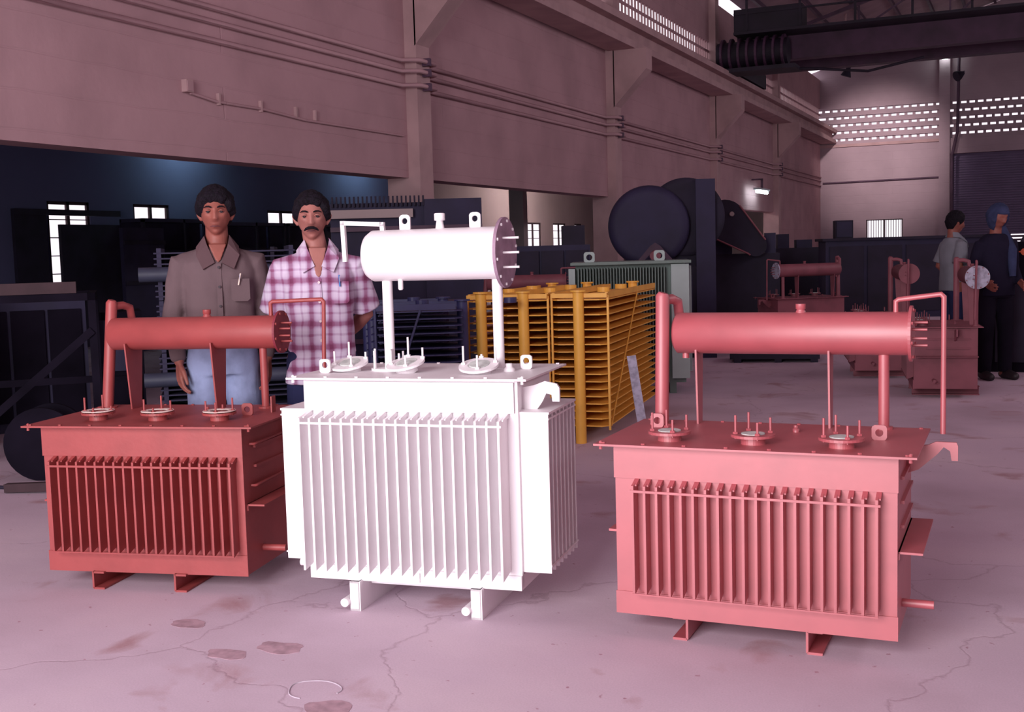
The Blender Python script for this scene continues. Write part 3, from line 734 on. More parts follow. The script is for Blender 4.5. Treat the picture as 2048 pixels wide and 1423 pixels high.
for i in range(4):
    lying_radiator('dark radiator between the two men, %s of its stack' % lv[3-i], (_p[0], _p[1], i*.36), _a-.05, .62, .6, .355, M_dark, M_navyrad, g)

# big dark ribbed tank bank behind the white drum
p, a = place(672, 12.4)
t = thing('cooler_bank', 'long dark ribbed cooler bank behind the white drum and second man', 'cooler', p, a-.05)
MB().box(0, 1.0, 0, .8, 0, 1.9).box(1.0, 1.62, -.04, .8, 0, 1.93).build('casing', M_navy, t)
MB().box(-.03, .88, -.1, .0, 1.74, 1.83).build('front_ledge', M_bay2, t)
b = None
for i in range(22):
    if b is None: b = MB().box(0, .018, -.05, 0, 1.86, 1.97).build('rib', M_dark, t, (.02, 0, 0))
    else: dupe(b, t, (.02+i*.046, 0, 0))
for z in (.4, .8, 1.2, 1.6): MB().box(0, 1.62, -.06, -.04, z, z+.05).build('side_rail', M_steel, t)
p, a = place(985, 13.2)
t = thing('oven_casing', 'low dark casing behind the yellow radiators below the row of windows', 'machine', p, a)
MB().box(0, 1.15, 0, .9, 0, 1.40).build('casing', M_navy, t)
for i in range(4): MB().box(.03+i*.28, .28+i*.28, -.04, 0, .1, 1.34).build('panel', M_dark, t)
MB().box(.85, 1.1, .1, .4, 1.40, 1.62).build('control_box', M_dark, t)
# storage row along the side bay wall
for n_, (y0, L_, H_, lab) in enumerate(((14.95, 2.0, 2.06, 'dark steel storage unit under the bay windows, left of the first man'), (17.05, 1.9, 2.02, 'dark steel storage unit under the bay window behind the first man'), (19.05, 2.6, 2.02, 'dark steel storage unit under the bay window between the two men'))):
    t = thing('storage_unit', lab, 'storage', (-13.9, y0, 0), 0, 'dark storage units along the side bay wall')
    MB().box(0, .5, 0, L_, 0, .06).box(0, .5, 0, L_, H_-.06, H_).box(0, .03, 0, L_, 0, H_).build('body', M_navy, t)
    for q in (0, L_/2, L_-.05): MB().box(.45, .5, q, q+.05, 0, H_).build('post', M_dark, t)
    for z in (.5, 1.0, 1.5): MB().box(.03, .48, 0, L_, z, z+.03).build('shelf', M_dark, t)
    MB().box(.05, .44, .1, L_-.1, .06, .45).box(.05, .4, .2, L_-.3, .53, .9).box(.05, .44, .1, L_-.2, 1.03, 1.4).build('stored_goods', M_dark, t, kind='stuff')
t = thing('steel_shutter', 'dark panel leaning before the leftmost bay window, leaving one bright strip', 'panel', (-13.9, 13.60, 0))
MB().box(0, .06, 0, 1.3, 0, 1.96).build('panel', M_dark, t)
MB().box(0, .08, -.9, 1.3, 2.1, 2.19).build('cross_rail', M_dark, t)
MB().box(0, .06, -.9, -.28, 0, 2.1).build('side_panel', M_dark, t)
t = thing('steel_shutter', 'dark board standing low in the bay between the rack and storage units', 'panel', (-12.2, 13.1, 0), .1)
MB().box(0, .06, 0, 1.0, 0, 1.85).build('panel', M_navy, t)
for z in (.3, 1.0, 1.6): MB().box(.06, .09, 0, 1.0, z, z+.06).build('cross_rail', M_dark, t)

p, a = place(-60, 9.1)
t = thing('machine_casing', 'dark navy machine casing behind the steel rack at the far left', 'machine', p, a)
MB().box(0, .88, 0, .7, 0, 1.06).build('casing', M_navy, t)
for i in range(3): MB().box(.03+i*.28, .28+i*.28, -.03, 0, .08, .98).build('panel', M_black, t)
MB().cyl((.1, .2, 1.10), (.78, .2, 1.10), .045, 16).build('top_roller', M_brown, t)
p, a = place(192, 8.55)
t = thing('machine_casing', 'low black machine casing between the rack and the radiator stack', 'machine', p, a)
MB().box(0, .34, 0, .5, 0, .98).build('casing', M_black, t)
MB().box(.03, .31, -.03, 0, .08, .5).build('panel', M_black, t); MB().box(.03, .31, -.03, 0, .54, .92).build('panel', M_navy, t)

# tall rack frame and trestle at the far left
t = thing('steel_rack', 'dark open steel rack at the left edge with a pale timber across', 'rack', (-6.45, 5.2, 0), .75)
for x in (0, .95):
    for y in (0, .7): MB().box(x, x+.05, y, y+.05, 0, 1.15).build('leg', M_black, t)
MB().box(0, 1.0, 0, .05, 1.1, 1.15).box(0, 1.0, .7, .75, 1.1, 1.15).box(0, .05, 0, .75, 1.1, 1.15).box(.95, 1.0, 0, .75, 1.1, 1.15).build('top_frame', M_black, t)
MB().bar((.02, -.01, .1), (.97, -.01, .9), .02, .05).build('brace', M_black, t)
MB().bar((.02, .74, .5), (.97, .74, .5), .02, .05).build('brace', M_black, t)
tag(MB().bar((-6.37, 5.33, 1.19), (-5.83, 5.83, 1.19), .10, .075).build('timber_beam', M_brown), 'brown timber beam lying on top of the rack at left', 'timber')
tag(MB().bar((-5.55, 4.9, .03), (-4.75, 5.15, .06), .05, .05).build('timber_bar', M_brown), 'thin brown bar lying on the floor left of the red transformer', 'timber')
tag(MB().bar((-5.0, 5.35, .03), (-4.15, 5.75, .36), .05, .05).build('timber_bar', M_brown), 'longer brown bar lying aslant behind the left red transformer', 'timber')
def drum_part(lab, loc, rot, r, w):
    t = thing('cable_drum', lab, 'drum', loc, rot)
    MB().lathe((0, 0, r), (0, 1, 0), [(0, r), (.03, r)], 32, False).build('flange', M_black, t)
    MB().lathe((0, w, r), (0, 1, 0), [(0, r), (.03, r)], 32, False).build('flange', M_black, t)
    MB().lathe((0, .03, r), (0, 1, 0), [(0, r*.6), (w-.03, r*.6)], 28).build('core', M_black, t)
drum_part('dark cable drum low on the floor at the left edge', (-5.62, 5.25, 0), .5, .23, .22)
drum_part('dark cable drum tucked behind the left red transformer', (-5.0, 5.55, 0), .9, .2, .25)
tag(MB().tube([(-6.6, 4.6, .012), (-5.9, 4.95, .012), (-5.4, 5.0, .012), (-4.9, 5.25, .012), (-4.3, 5.3, .012)], .011, 8).build('floor_cable', M_dark), 'black cable lying on the floor beside the left transformer', 'cable')

# ------------------------------------------------------------------ dark machines in the far part
p, a = place(1302, 14.0)
t = thing('winding_machine', 'huge dark machine with two round drums behind the green transformer', 'machine', p, a)
MB().lathe((0, -.1, 1.60), (0, 1, 0), [(0, .38), (.0, .45), (.10, .49), (.5, .49)], 56, True).build('round_drum', M_navy, t)
MB().lathe((.44, .08, 1.70), (0, 1, 0), [(0, .40), (0, .47), (.5, .47)], 56, True).build('round_drum', M_dark, t)
MB().box(.56, .79, -.05, .8, 0, 2.14).build('cabinet', M_navy, t)
MB().box(-.1, .6, .12, .7, .9, 2.0).build('head_casing', M_dark, t)
MB().box(-.2, .56, .0, .8, 0, 1.1).build('machine_bed', M_dark, t)
MB().prism([(-.2, 0), (-.06, .16), (0, .2), (.06, .16), (.2, 0), (.13, 0), (0, .12), (-.13, 0)], .06, XZ(.07, -.42, 1.2)).box(-.16, .3, -.45, .0, 1.1, 1.2).build('guard', M_crane, t)
MB().lathe((.07, -.45, 1.25), (0, 1, 0), [(0, .065), (.05, .065)], 20).build('guard_hub', M_redbg, t)
for x in (-.1, .45): MB().box(x, x+.06, -.02, .0, .05, 1.0).build('bed_rib', M_navy, t)
p, a = place(1452, 16.4)
t = thing('press_machine', 'dark press with sloping rounded belt guard right of the drum machine', 'machine', p, a)
pts = []
for k in range(13):
    b_ = math.radians(45+k*180/12); pts.append((0+.29*math.cos(b_), 1.68+.29*math.sin(b_)))
for k in range(13):
    b_ = math.radians(225+k*180/12); pts.append((.42+.15*math.cos(b_), 1.33+.15*math.sin(b_)))
MB().prism(pts, .22, XZ(0, -.3, 0)).build('belt_guard', M_dark, t)
MB().tube([(x, -.42, z) for x, z in pts[10:15]], .012, 8).build('guard_rim', M_redbg, t)
MB().tube([(x, -.42, z) for x, z in pts[24:]]+[(pts[0][0], -.42, pts[0][1])], .012, 8).build('guard_rim', M_redbg, t)
for q in ((-.08, 1.80), (.10, 1.77)): MB().lathe((q[0], -.41, q[1]), (0, -1, 0), [(0, .035), (.03, .028)], 14).build('bolt_head', M_bay2, t)
MB().box(-.35, .75, -.18, .5, 0, 1.22).build('machine_bed', M_dark, t)
MB().box(-.30, .1, -.18, .4, 1.22, 1.6).build('column', M_navy, t)
MB().box(.55, .7, -.1, .2, 1.22, 1.5).build('motor', M_navy, t)
t = thing('workbench', 'long dark steel workbench in front of the bright barred window', 'bench', place(1652, 17.4)[0], .28)
MB().box(0, 2.25, 0, .9, .2, 1.36).build('bench_body', M_navy, t)
MB().box(-.05, 2.3, -.06, .95, 1.36, 1.40).build('bench_top', M_dark, t)
for i in range(4): MB().box(.06+i*.55, .55+i*.55, -.03, .0, .3, 1.28).build('panel', M_dark, t)
for x in (.05, 2.1): MB().box(x, x+.1, .05, .85, 0, .2).build('leg', M_dark, t)
t = thing('tool_cabinet', 'small dark cabinet standing on the long bench, left of the window', 'cabinet', (place(1652, 17.4)[0][0]+.1, place(1652, 17.4)[0][1]+.3, 1.40), .28)
MB().box(0, .26, 0, .3, 0, .27).build('body', M_dark, t); MB().box(.02, .24, -.015, 0, .02, .25).build('door', M_navy, t)
t = thing('machine_block', 'dark machine block between the press and the long bench', 'machine', place(1546, 19.0)[0], .28)
MB().box(0, .85, 0, .9, 0, 1.27).build('body', M_dark, t); MB().box(.1, .28, .1, .5, 1.27, 1.5).build('head', M_navy, t); MB().box(.4, .65, .1, .5, 1.27, 1.4).build('motor', M_navy, t)
t = thing('scrap_pallet', 'low dark pallet with red plates on the floor behind the right drum', 'pallet', (-2.6, 13.1, 0), .2)
MB().box(-.55, .45, 0, .5, .04, .1).build('deck', M_dark, t)
for x in (-.5, -.05, .35): MB().box(x, x+.08, 0, .5, 0, .04).build('runner', M_dark, t)
MB().box(-.4, .2, .05, .4, .1, .17).build('plate', M_redbg, t)
t = thing('control_cabinet', 'tall dark cabinet at the right edge with an orange mark', 'cabinet', (-.26, 12.5, 0), .02)
MB().box(-.12, .9, 0, .6, 0, 1.3).build('body', M_black, t)
MB().lathe((.45, .3, 1.2), (0, 1, 0), [(-.29, .02), (-.29, .3), (.28, .3), (.28, .02)], 32, False).build('round_top', M_dark, t)
M_orange = mat('orange_mark', rgb(230, 110, 70), .6, var=.05)
MB().lathe((.20, .0, 1.2), (0, -1, 0), [(0, .035), (.012, .035)], 12, False).box(.15, .25, -.014, .0, 1.195, 1.208).build('warning_mark', M_orange, t)
MB().box(-.06, .84, -.02, 0, .1, .88).build('door', M_dark, t)

# ------------------------------------------------------------------ people
M_skin = mat('skin_brown', rgb(146, 84, 74), .55, var=.08, scale=14, bump=.05, bscale=120, spec=.4)
M_skin2 = mat('skin_tan', rgb(164, 106, 98), .55, var=.08, scale=14, bump=.05, bscale=120, spec=.4)
M_lip = mat('lip_tone', rgb(96, 50, 56), .5, var=.05)
M_hair = mat('black_hair', rgb(20, 13, 24), .75, var=.3, scale=60, bump=.6, bscale=160, spec=.2)
M_eye = mat('eye_white', rgb(118, 96, 98), .3, var=.02)
M_iris = mat('dark_iris', rgb(34, 20, 24), .25, var=.02)
M_shirt1 = mat('grey_brown_cotton', rgb(106, 88, 92), .9, var=.06, scale=5, bump=.1, bscale=200, spec=.1)
M_seam1 = mat('grey_brown_seam', rgb(98, 76, 80), .9, var=.05, spec=.1)
M_jeans = mat('faded_blue_cotton', rgb(138, 148, 182), .9, var=.2, scale=7, bump=.15, bscale=60, spec=.1)
M_navytr = mat('dark_trouser_cloth', rgb(44, 46, 78), .9, var=.1, scale=6, spec=.1)
M_shoe = mat('dark_leather', rgb(40, 30, 36), .5, var=.1)
M_shirt3 = mat('sage_cotton', rgb(128, 128, 138), .9, var=.08, scale=5, spec=.1)
M_shirt4 = mat('dark_blue_cloth', rgb(34, 30, 48), .9, var=.1, scale=5, spec=.1)
M_scarf = mat('blue_grey_scarf', rgb(60, 66, 98), .9, var=.15, scale=8, spec=.1)
M_btn = mat('button', rgb(60, 48, 56), .4, var=.02)
M_btn2 = mat('pale_button', rgb(225, 205, 210), .4, var=.02)

def plaid():
    m = bpy.data.materials.new('maroon_white_plaid'); m.use_nodes = True; nt = m.node_tree; N = nt.nodes; L = nt.links
    b = N['Principled BSDF']; b.inputs['Roughness'].default_value = .9; b.inputs['Specular IOR Level'].default_value = .1
    tc = N.new('ShaderNodeTexCoord'); nz = N.new('ShaderNodeTexNoise'); nz.inputs['Scale'].default_value = 7
    L.new(tc.outputs['Object'], nz.inputs['Vector'])
    sc = N.new('ShaderNodeVectorMath'); sc.operation = 'SCALE'; sc.inputs['Scale'].default_value = .03; L.new(nz.outputs['Color'], sc.inputs[0])
    ad = N.new('ShaderNodeVectorMath'); ad.operation = 'ADD'; L.new(tc.outputs['Object'], ad.inputs[0]); L.new(sc.outputs[0], ad.inputs[1])
    sp = N.new('ShaderNodeSeparateXYZ'); L.new(ad.outputs[0], sp.inputs[0])
    def band(src, pitch, off):
        d = N.new('ShaderNodeMath'); d.operation = 'MULTIPLY_ADD'; d.inputs[1].default_value = 1/pitch; d.inputs[2].default_value = off; L.new(src, d.inputs[0])
        f = N.new('ShaderNodeMath'); f.operation = 'FRACT'; L.new(d.outputs[0], f.inputs[0])
        r = N.new('ShaderNodeValToRGB'); r.color_ramp.interpolation = 'LINEAR'; e = r.color_ramp.elements
        pts = [(0, .85), (.14, .8), (.22, .3), (.32, .08), (.50, .0), (.55, .32), (.60, .32), (.65, .0), (.82, .0), (.92, .3), (1, .85)]
        while len(e) < len(pts): e.new(.5)
        for q, (p, v) in zip(e, pts): q.position = p; q.color = (v, v, v, 1)
        L.new(f.outputs[0], r.inputs[0]); return r.outputs[0]
    bx_, bz_ = band(sp.outputs[0], .088, .37), band(sp.outputs[2], .105, .15)
    su = N.new('ShaderNodeMath'); su.operation = 'ADD'; L.new(bx_, su.inputs[0]); L.new(bz_, su.inputs[1])
    hf = N.new('ShaderNodeMath'); hf.operation = 'MULTIPLY'; hf.inputs[1].default_value = .5; L.new(su.outputs[0], hf.inputs[0])
    r = N.new('ShaderNodeValToRGB'); e = r.color_ramp.elements
    pts = [(0, rgb(214, 200, 220)), (.25, rgb(184, 156, 186)), (.5, rgb(150, 96, 130)), (1, rgb(104, 30, 66))]
    while len(e) < len(pts): e.new(.5)
    for q, (p, c) in zip(e, pts): q.position = p; q.color = c
    L.new(hf.outputs[0], r.inputs[0]); L.new(r.outputs[0], b.inputs['Base Color'])
    return m
M_plaid = plaid()

DG = None
def remesh(mb, name, m, parent, vox, smooth=2, wrinkle=0.0, wscale=9.0):
    me = bpy.data.meshes.new(name+'_src'); me.from_pydata(mb.v, [], mb.f); me.update()
    bm = bmesh.new(); bm.from_mesh(me); bmesh.ops.remove_doubles(bm, verts=bm.verts, dist=1e-5); bmesh.ops.recalc_face_normals(bm, faces=bm.faces); bm.to_mesh(me); bm.free()
    o = bpy.data.objects.new(name+'_src', me); COL.objects.link(o)
    md = o.modifiers.new('r', 'REMESH'); md.mode = 'VOXEL'; md.voxel_size = vox; md.use_smooth_shade = True
    if smooth:
        ms = o.modifiers.new('s', 'SMOOTH'); ms.factor = .5; ms.iterations = smooth
    dg = bpy.context.evaluated_depsgraph_get()
    out = bpy.data.meshes.new_from_object(o.evaluated_get(dg))
    bpy.data.objects.remove(o); bpy.data.meshes.remove(me)
    if wrinkle:
        out.update(); nv = len(out.vertices); co = [0.0]*(nv*3); no = [0.0]*(nv*3)
        out.vertices.foreach_get('co', co); out.vertices.foreach_get('normal', no)
        for i in range(nv):
            j = i*3; q = Vector((co[j]*wscale, co[j+1]*wscale, co[j+2]*wscale*.55))
            a_ = noise.noise(q)*wrinkle+noise.noise(q*2.7)*wrinkle*.4
            co[j] += no[j]*a_; co[j+1] += no[j+1]*a_; co[j+2] += no[j+2]*a_
        out.vertices.foreach_set('co', co)
    out.name = name; out.materials.clear(); out.materials.append(m)
    out.polygons.foreach_set('use_smooth', [True]*len(out.polygons)); out.update()
    r = bpy.data.objects.new(name, out); COL.objects.link(r); r.parent = parent
    return r

def chain(mb, pts, rad, n=18, flats=None):
    """closed rounded tube through pts: adds hemispherical ends"""
    pts = [Vector(p) for p in pts]; P = []; R = []
    d0 = (pts[0]-pts[1]).normalized(); d1 = (pts[-1]-pts[-2]).normalized()
    for k in (3, 2, 1): a = k*PI/6; P.append(pts[0]+d0*rad[0]*math.sin(a)); R.append(max(rad[0]*math.cos(a), .0008))
    for p, r in zip(pts, rad): P.append(p); R.append(r)
    for k in (1, 2, 3): a = k*PI/6; P.append(pts[-1]+d1*rad[-1]*math.sin(a)); R.append(max(rad[-1]*math.cos(a), .0008))
    mb.tube(P, R, n)
def loft(mb, secs, n=36, pw=2.4):
    """secs: (cx, cy, z, rx, ry) superellipse rings, closed"""
    V = []; F = []
    for (cx, cy, z, rx, ry) in secs:
        for k in range(n):
            t = 2*PI*k/n; c, s_ = math.cos(t), math.sin(t)
            V.append((cx+rx*math.copysign(abs(c)**(2/pw), c), cy+ry*math.copysign(abs(s_)**(2/pw), s_), z))
    for i in range(len(secs)-1):
        for k in range(n): a = i*n+k; b = i*n+(k+1) % n; F.append((a, b, b+n, a+n))
    m = len(secs); F.append(tuple(range(n))[::-1]); F.append(tuple(range((m-1)*n, m*n)))
    mb.add(V, F)

def G(x, s_): return math.exp(-(x/s_)**2)
def head_point(th, ph, gaunt=1.0, k=0.0):
    """th azimuth (0 = front, -y), ph elevation; returns local point relative to head centre"""
    x = math.sin(th)*math.cos(ph); y = -math.cos(th)*math.cos(ph); z = math.sin(ph)
    fr = max(0, -y)
    X, Y, Z = x*.074, y*.092, z*.116
    if Z < 0:
        t = -Z/.116
        X *= 1-.34*t**1.6
        Y = Y*(1-.30*t) if y > 0 else Y*(1-.10*t)
        if y > 0: Y *= (1-.25*t)
    else: X *= 1+.03*math.sin(PI*Z/.116)
    X *= 1+.05*k
    # forehead flatter, features pushed outwards (towards -y)
    if y < 0:
        ax = abs(X)
        d = 0
        d += .0065*G(Z-.030, .011)*G(ax-.026, .03)            # brow
        d -= .0105*G(Z-.010, .013)*G(ax-.031, .016)           # sockets
        nose = G(X, .0105+.004*max(0, min(1, (.02-Z)/.05)))
        if -.045 < Z < .03: d += nose*(.004+.019*((.03-Z)/.06 if Z > -.03 else (Z+.045)/.015))
        d += .005*G(Z+.027, .009)*G(ax-.013, .007)            # alae
        d += .0055*G(ax-.047, .016)*G(Z+.008, .016)*gaunt     # cheekbones
        d -= .006*G(ax-.042, .014)*G(Z+.052, .02)*gaunt       # cheek hollow
        d += .0058*G(X, .024)*G(Z+.0555, .006)                # upper lip
        d -= .0030*G(X, .026)*G(Z+.0625, .0028)               # mouth line
        d += .0058*G(X, .021)*G(Z+.070, .006)                 # lower lip
        d -= .0040*G(X, .02)*G(Z+.081, .006)
        d += .0080*G(X, .022)*G(Z+.099, .012)                 # chin
        Y -= d
    return Vector((X, Y, Z))
def head_mesh(mb, M, grow=0.0, fn=None, nu=96, nv=72, sc=1.0, gaunt=1.0):
    V = []; F = []
    for j in range(nv+1):
        ph = -PI/2+PI*j/nv
        for i in range(nu):
            th = 2*PI*i/nu; p = head_point(th, ph, gaunt)
            if fn: p = fn(p, th, ph)
            V.append(M @ (p*sc))
    for j in range(nv):
        for i in range(nu): a = j*nu+i; b = j*nu+(i+1) % nu; F.append((a, b, b+nu, a+nu))
    mb.add(V, F, True)

def hand(mb, wrist, dirv, pn, side, curl=.35, sc=1.0):
    """wrist pos, dirv towards fingers, pn palm normal, side vector towards the thumb"""
    w = Vector(wrist); d = Vector(dirv).normalized(); n = Vector(pn).normalized(); t = Vector(side).normalized()
    # palm as fan of overlapping tubes
    for k in range(4):
        o = (1.5-k)*.0185*sc
        chain(mb, [w+t*o*.55+d*.0, w+t*o*.9+d*.045*sc, w+t*o+d*.085*sc], [.013*sc, .0135*sc, .011*sc], 10)
    Lf = [.070, .080, .074, .058]
    for k in range(4):
        o = (1.5-k)*.0215*sc; b = w+t*o+d*.08*sc; p = [b]; a = curl*.5; L_ = Lf[k]*sc
        for fr in (.42, .32, .26):
            p.append(p[-1]+(d*math.cos(a)+n*math.sin(a)+t*(.06*(1.5-k)))*L_*fr); a += curl
        chain(mb, p, [.0088*sc, .0086*sc, .0078*sc, .0066*sc], 10)
    b = w+t*.026*sc+d*.02*sc
    chain(mb, [w+d*.01*sc+t*.01*sc, b+t*.014*sc+d*.02*sc+n*.008*sc, b+t*.024*sc+d*.05*sc+n*.014*sc, b+t*.026*sc+d*.076*sc+n*.02*sc], [.015*sc, .0125*sc, .010*sc, .008*sc], 10)

def person(label, loc, rz, H, skin, shirtm, trm, hairm, arms, sleeve, hem, opts):
    """local frame: faces -y. arms: list of (shoulder, elbow, wrist, handdir, palm normal, thumb side)"""
    t = thing('person', label, 'person', loc, rz, opts.get('group'))
    k = H/1.70; hz = H-.122; vox = opts.get('vox', .0042); bw = opts.get('bw', 1.0)
    yaw_h = opts.get('headyaw', 0); tilt = opts.get('headtilt', 0)
    Mh = Matrix.Translation((opts.get('hx', 0), opts.get('hy', -.022), hz)) @ Matrix.Rotation(yaw_h, 4, 'Z') @ Matrix.Rotation(tilt, 4, 'Y') @ Matrix.Rotation(opts.get('nod', 0), 4, 'X')
    hs = opts.get('hs', 1.0)
    b = MB()
    head_mesh(b, Mh, nu=112, nv=84, sc=hs, gaunt=opts.get('gaunt', 1))
    # ears
    for s_ in (1, -1):
        e = [Mh @ Vector((s_*.071, .012, -.028))*1, Mh @ Vector((s_*.079, .010, -.01)), Mh @ Vector((s_*.084, .016, .012)), Mh @ Vector((s_*.080, .024, .028))]
        chain(b, e, [.007, .010, .012, .007], 12)
    hx = opts.get('hx', 0)
    chain(b, [(0, .012, 1.37*k), (hx*.5, .008, 1.45*k), (hx, .006, hz-.055)], [.060, .054, .052], 22)
    # torso
    loft(b, [(0, 0, .84*k, .10, .08), (0, 0, .90*k, .15*bw, .10), (0, 0, 1.0*k, .148*bw, .10), (0, 0, 1.12*k, .14*bw, .095), (0, 0, 1.25*k, .155*bw, .105), (0, 0, 1.33*k, .15*bw, .095), (0, .003, 1.375*k, .10*bw, .07), (0, .006, 1.41*k, .065, .055)])
    # legs
    for s_ in (1, -1):
        chain(b, [(s_*.085, 0, .88*k), (s_*.095, -.005, .50*k), (s_*.10, .015, .12*k)], [.085, .058, .038], 18)
        chain(b, [(s_*.10, .03, .05), (s_*.115, -.12, .035)], [.042, .032], 14)
    for (sh, el, wr, hd, pn, th) in arms:
        chain(b, [sh, Vector(sh).lerp(Vector(el), .5), el, Vector(el).lerp(Vector(wr), .35), wr], [.052, .044, .037, .037, .024], 18)
        hand(b, Vector(wr)+Vector(hd).normalized()*.006, hd, pn, th, opts.get('curl', .35))
    # open neckline: chest showing in the shirt's V
    vd = opts.get('v', .10); ztop = 1.43*k
    if vd:
        poly = [(-.042, ztop), (.042, ztop), (.012, ztop-vd), (-.0, ztop-vd-.012), (-.012, ztop-vd)]
        n = len(poly)
        def yf(z): return -.078-(.042*max(0, min(1, (ztop-z)/.10)))
        V = [(x, yf(z)-.006, z) for x, z in poly]+[(x, .0, z) for x, z in poly]
        b.add(V, [tuple(range(n)), tuple(range(n, 2*n))[::-1]]+[(i, (i+1) % n, (i+1) % n+n, i+n) for i in range(n)])
    body = remesh(b, 'body', skin, t, vox, 1)
    if opts.get('far'): hb = True
    # shirt
    sm = MB(); zt = 1.425*k
    secs = [(0, 0, hem, opts.get('hemw', .172)*bw, .125), (0, 0, hem+.12, .166*bw, .122), (0, 0, 1.10*k, .163*bw, .118), (0, 0, 1.22*k, .175*bw, .124), (0, 0, 1.30*k, .182*bw, .120), (0, .0, 1.345*k, .172*bw, .108), (0, .003, 1.38*k, .145*bw, .094), (0, .004, 1.408*k, .108*bw, .084), (0, .008, zt-.006, .082, .066)]
    loft(sm, secs, 44, 2.5)
    for (sh, el, wr, hd, pn, th) in arms:
        sh, el, wr = Vector(sh), Vector(el), Vector(wr)
        if sleeve == 'long':
            chain(sm, [sh+Vector((-math.copysign(.075, sh.x), .002, .022)), sh, sh.lerp(el, .45), el, el.lerp(wr, .5), wr-(wr-el).normalized()*.03], [.055, .064, .060, .053, .047, .041], 20)
        else:
            e = sh.lerp(el, .86)
            chain(sm, [sh+Vector((-math.copysign(.075, sh.x), .002, .022)), sh, sh.lerp(el, .4)], [.055, .064, .066], 20)
            sm.tube([sh, sh.lerp(el, .4), e], [.064, .068, .076], 20)
    shirt = remesh(sm, 'shirt', shirtm, t, max(vox, .006), 3, opts.get('wr', .006))
    # collar flaps
    if opts.get('collar', True):
        cm = opts.get('collarmat', shirtm)
        for s_ in (1, -1):
            V = [(s_*.056, .03, zt+.052), (s_*.060, -.022, zt+.046), (s_*.050, -.074, zt+.006), (s_*.016, -.124, zt-.082), (s_*.072, -.136, zt-.112), (s_*.100, -.100, zt-.048), (s_*.100, -.03, zt-.006), (s_*.086, .04, zt+.004)]
            Vi = [(x*.96, y+.010, z-.004) for x, y, z in V]
            n = len(V)
            F = [(0, 1, 6, 7), (1, 2, 5, 6), (2, 3, 4, 5)]
            F2 = [tuple(n+i for i in f)[::-1] for f in F]
            E_ = [(i, (i+1) % n, (i+1) % n+n, i+n) for i in range(n)]
            MB().add(V+Vi, F+F2+E_).build('collar', cm, t)
        fn = -.127
        MB().bar((0, -.120, zt-vd-.012), (0, -.128, hem+.04), .024, .010, up=(0, 1, 0)).build('placket', shirtm, shirt)
        for i in range(6):
            z = zt-vd-.03-i*.092
            if z > hem+.03: MB().lathe((0, -.131, z), (0, -1, 0), [(0, .0062), (.006, .0062)], 12, False).build('button', opts.get('btn', M_btn), shirt)
        MB().prism([(.054, 1.262*k), (.054, 1.165*k), (.066, 1.155*k), (.128, 1.155*k), (.140, 1.165*k), (.140, 1.262*k)], .02, XZ(0, -.1205, 0)).build('pocket', opts.get('pocketmat', shirtm), shirt)
    # trousers
    tm = MB()
    top = opts.get('waist', .98*k)
    loft(tm, [(0, 0, .80*k, .165*bw, .105), (0, 0, .9*k, .168*bw, .112), (0, 0, top, .150*bw, .105)], 36, 2.6)
    for s_ in (1, -1):
        tm.tube([(s_*.082*bw, 0, .88*k), (s_*.09*bw, -.002, .70*k), (s_*.10, -.004, .48*k), (s_*.105, .01, .07)], [.092, .088, .075, .066], 22)
    remesh(tm, 'trousers', trm, t, max(vox, .007), 3, .005, 8)
    for s_ in (1, -1):
        q = MB(); chain(q, [(s_*.105, .04, .045), (s_*.115, -.06, .043), (s_*.122, -.15, .036)], [.045, .046, .036], 16)
        for i, v in enumerate(q.v):
            q.v[i] = (v[0], v[1], max(v[2], .0))
        q.build('shoe', M_shoe, t)
    # belt
    if opts.get('belt'): loft_b = MB(); loft(loft_b, [(0, 0, top-.04, .156*bw, .111), (0, 0, top-.005, .155*bw, .110)], 36, 2.6); loft_b.build('belt', M_shoe, t)
    # face parts
    if not opts.get('far'):
        for s_ in (1, -1):
            c = Mh @ Vector((s_*.0305, -.0725, .0085))
            ey = MB().lathe(c-Vector((0, 0, .0105)), (0, 0, 1), [(0.0, .0005)]+[(.0105-.0105*math.cos(a*PI/8), .0105*math.sin(a*PI/8)) for a in range(1, 8)]+[(.021, .0005)], 20).build('eye', M_eye, t)
            dv = (Mh.to_3x3() @ Vector((0, -1, 0))).normalized()
            MB().lathe(c+dv*.0086, dv, [(-.001, .0074), (.0008, .0068), (.0022, .004)], 16).build('iris', M_iris, ey)
            lid = [Mh @ Vector((s_*x, y, z)) for x, y, z in ((.0170, -.0790, .0085), (.024, -.0850, .0130), (.032, -.0858, .0138), (.040, -.0805, .0110), (.0445, -.0735, .0080))]
            MB().tube(lid, [.0016, .0032, .0034, .0028, .0014], 8).build('eyelid', skin, t)
            br = [Mh @ Vector((s_*x, y, z)) for x, y, z in ((.013, -.0945, .0255), (.024, -.0960, .0300), (.037, -.0900, .0310), (.050, -.0760, .0250))]
            MB().tube(br, [.0030, .0042, .0036, .0016], 8).build('eyebrow', hairm, t)
        lp = [Mh @ Vector((x, y, z)) for x, y, z in ((-.023, -.0870, -.0640), (-.012, -.0950, -.0615), (0, -.0975, -.0625), (.012, -.0950, -.0615), (.023, -.0870, -.0640))]
        MB().tube(lp, [.0012, .0030, .0034, .0030, .0012], 8).build('lips', M_lip, t)
        if opts.get('moustache'):
            mp = [Mh @ Vector((x, y, z)) for x, y, z in ((-.033, -.0850, -.0600), (-.024, -.0930, -.0530), (-.012, -.1010, -.0480), (0, -.1035, -.0470), (.012, -.1010, -.0480), (.024, -.0930, -.0530), (.033, -.0850, -.0600))]
            MB().tube(mp, [.0030, .0062, .0070, .0062, .0070, .0062, .0030], 10).build('moustache', hairm, t)
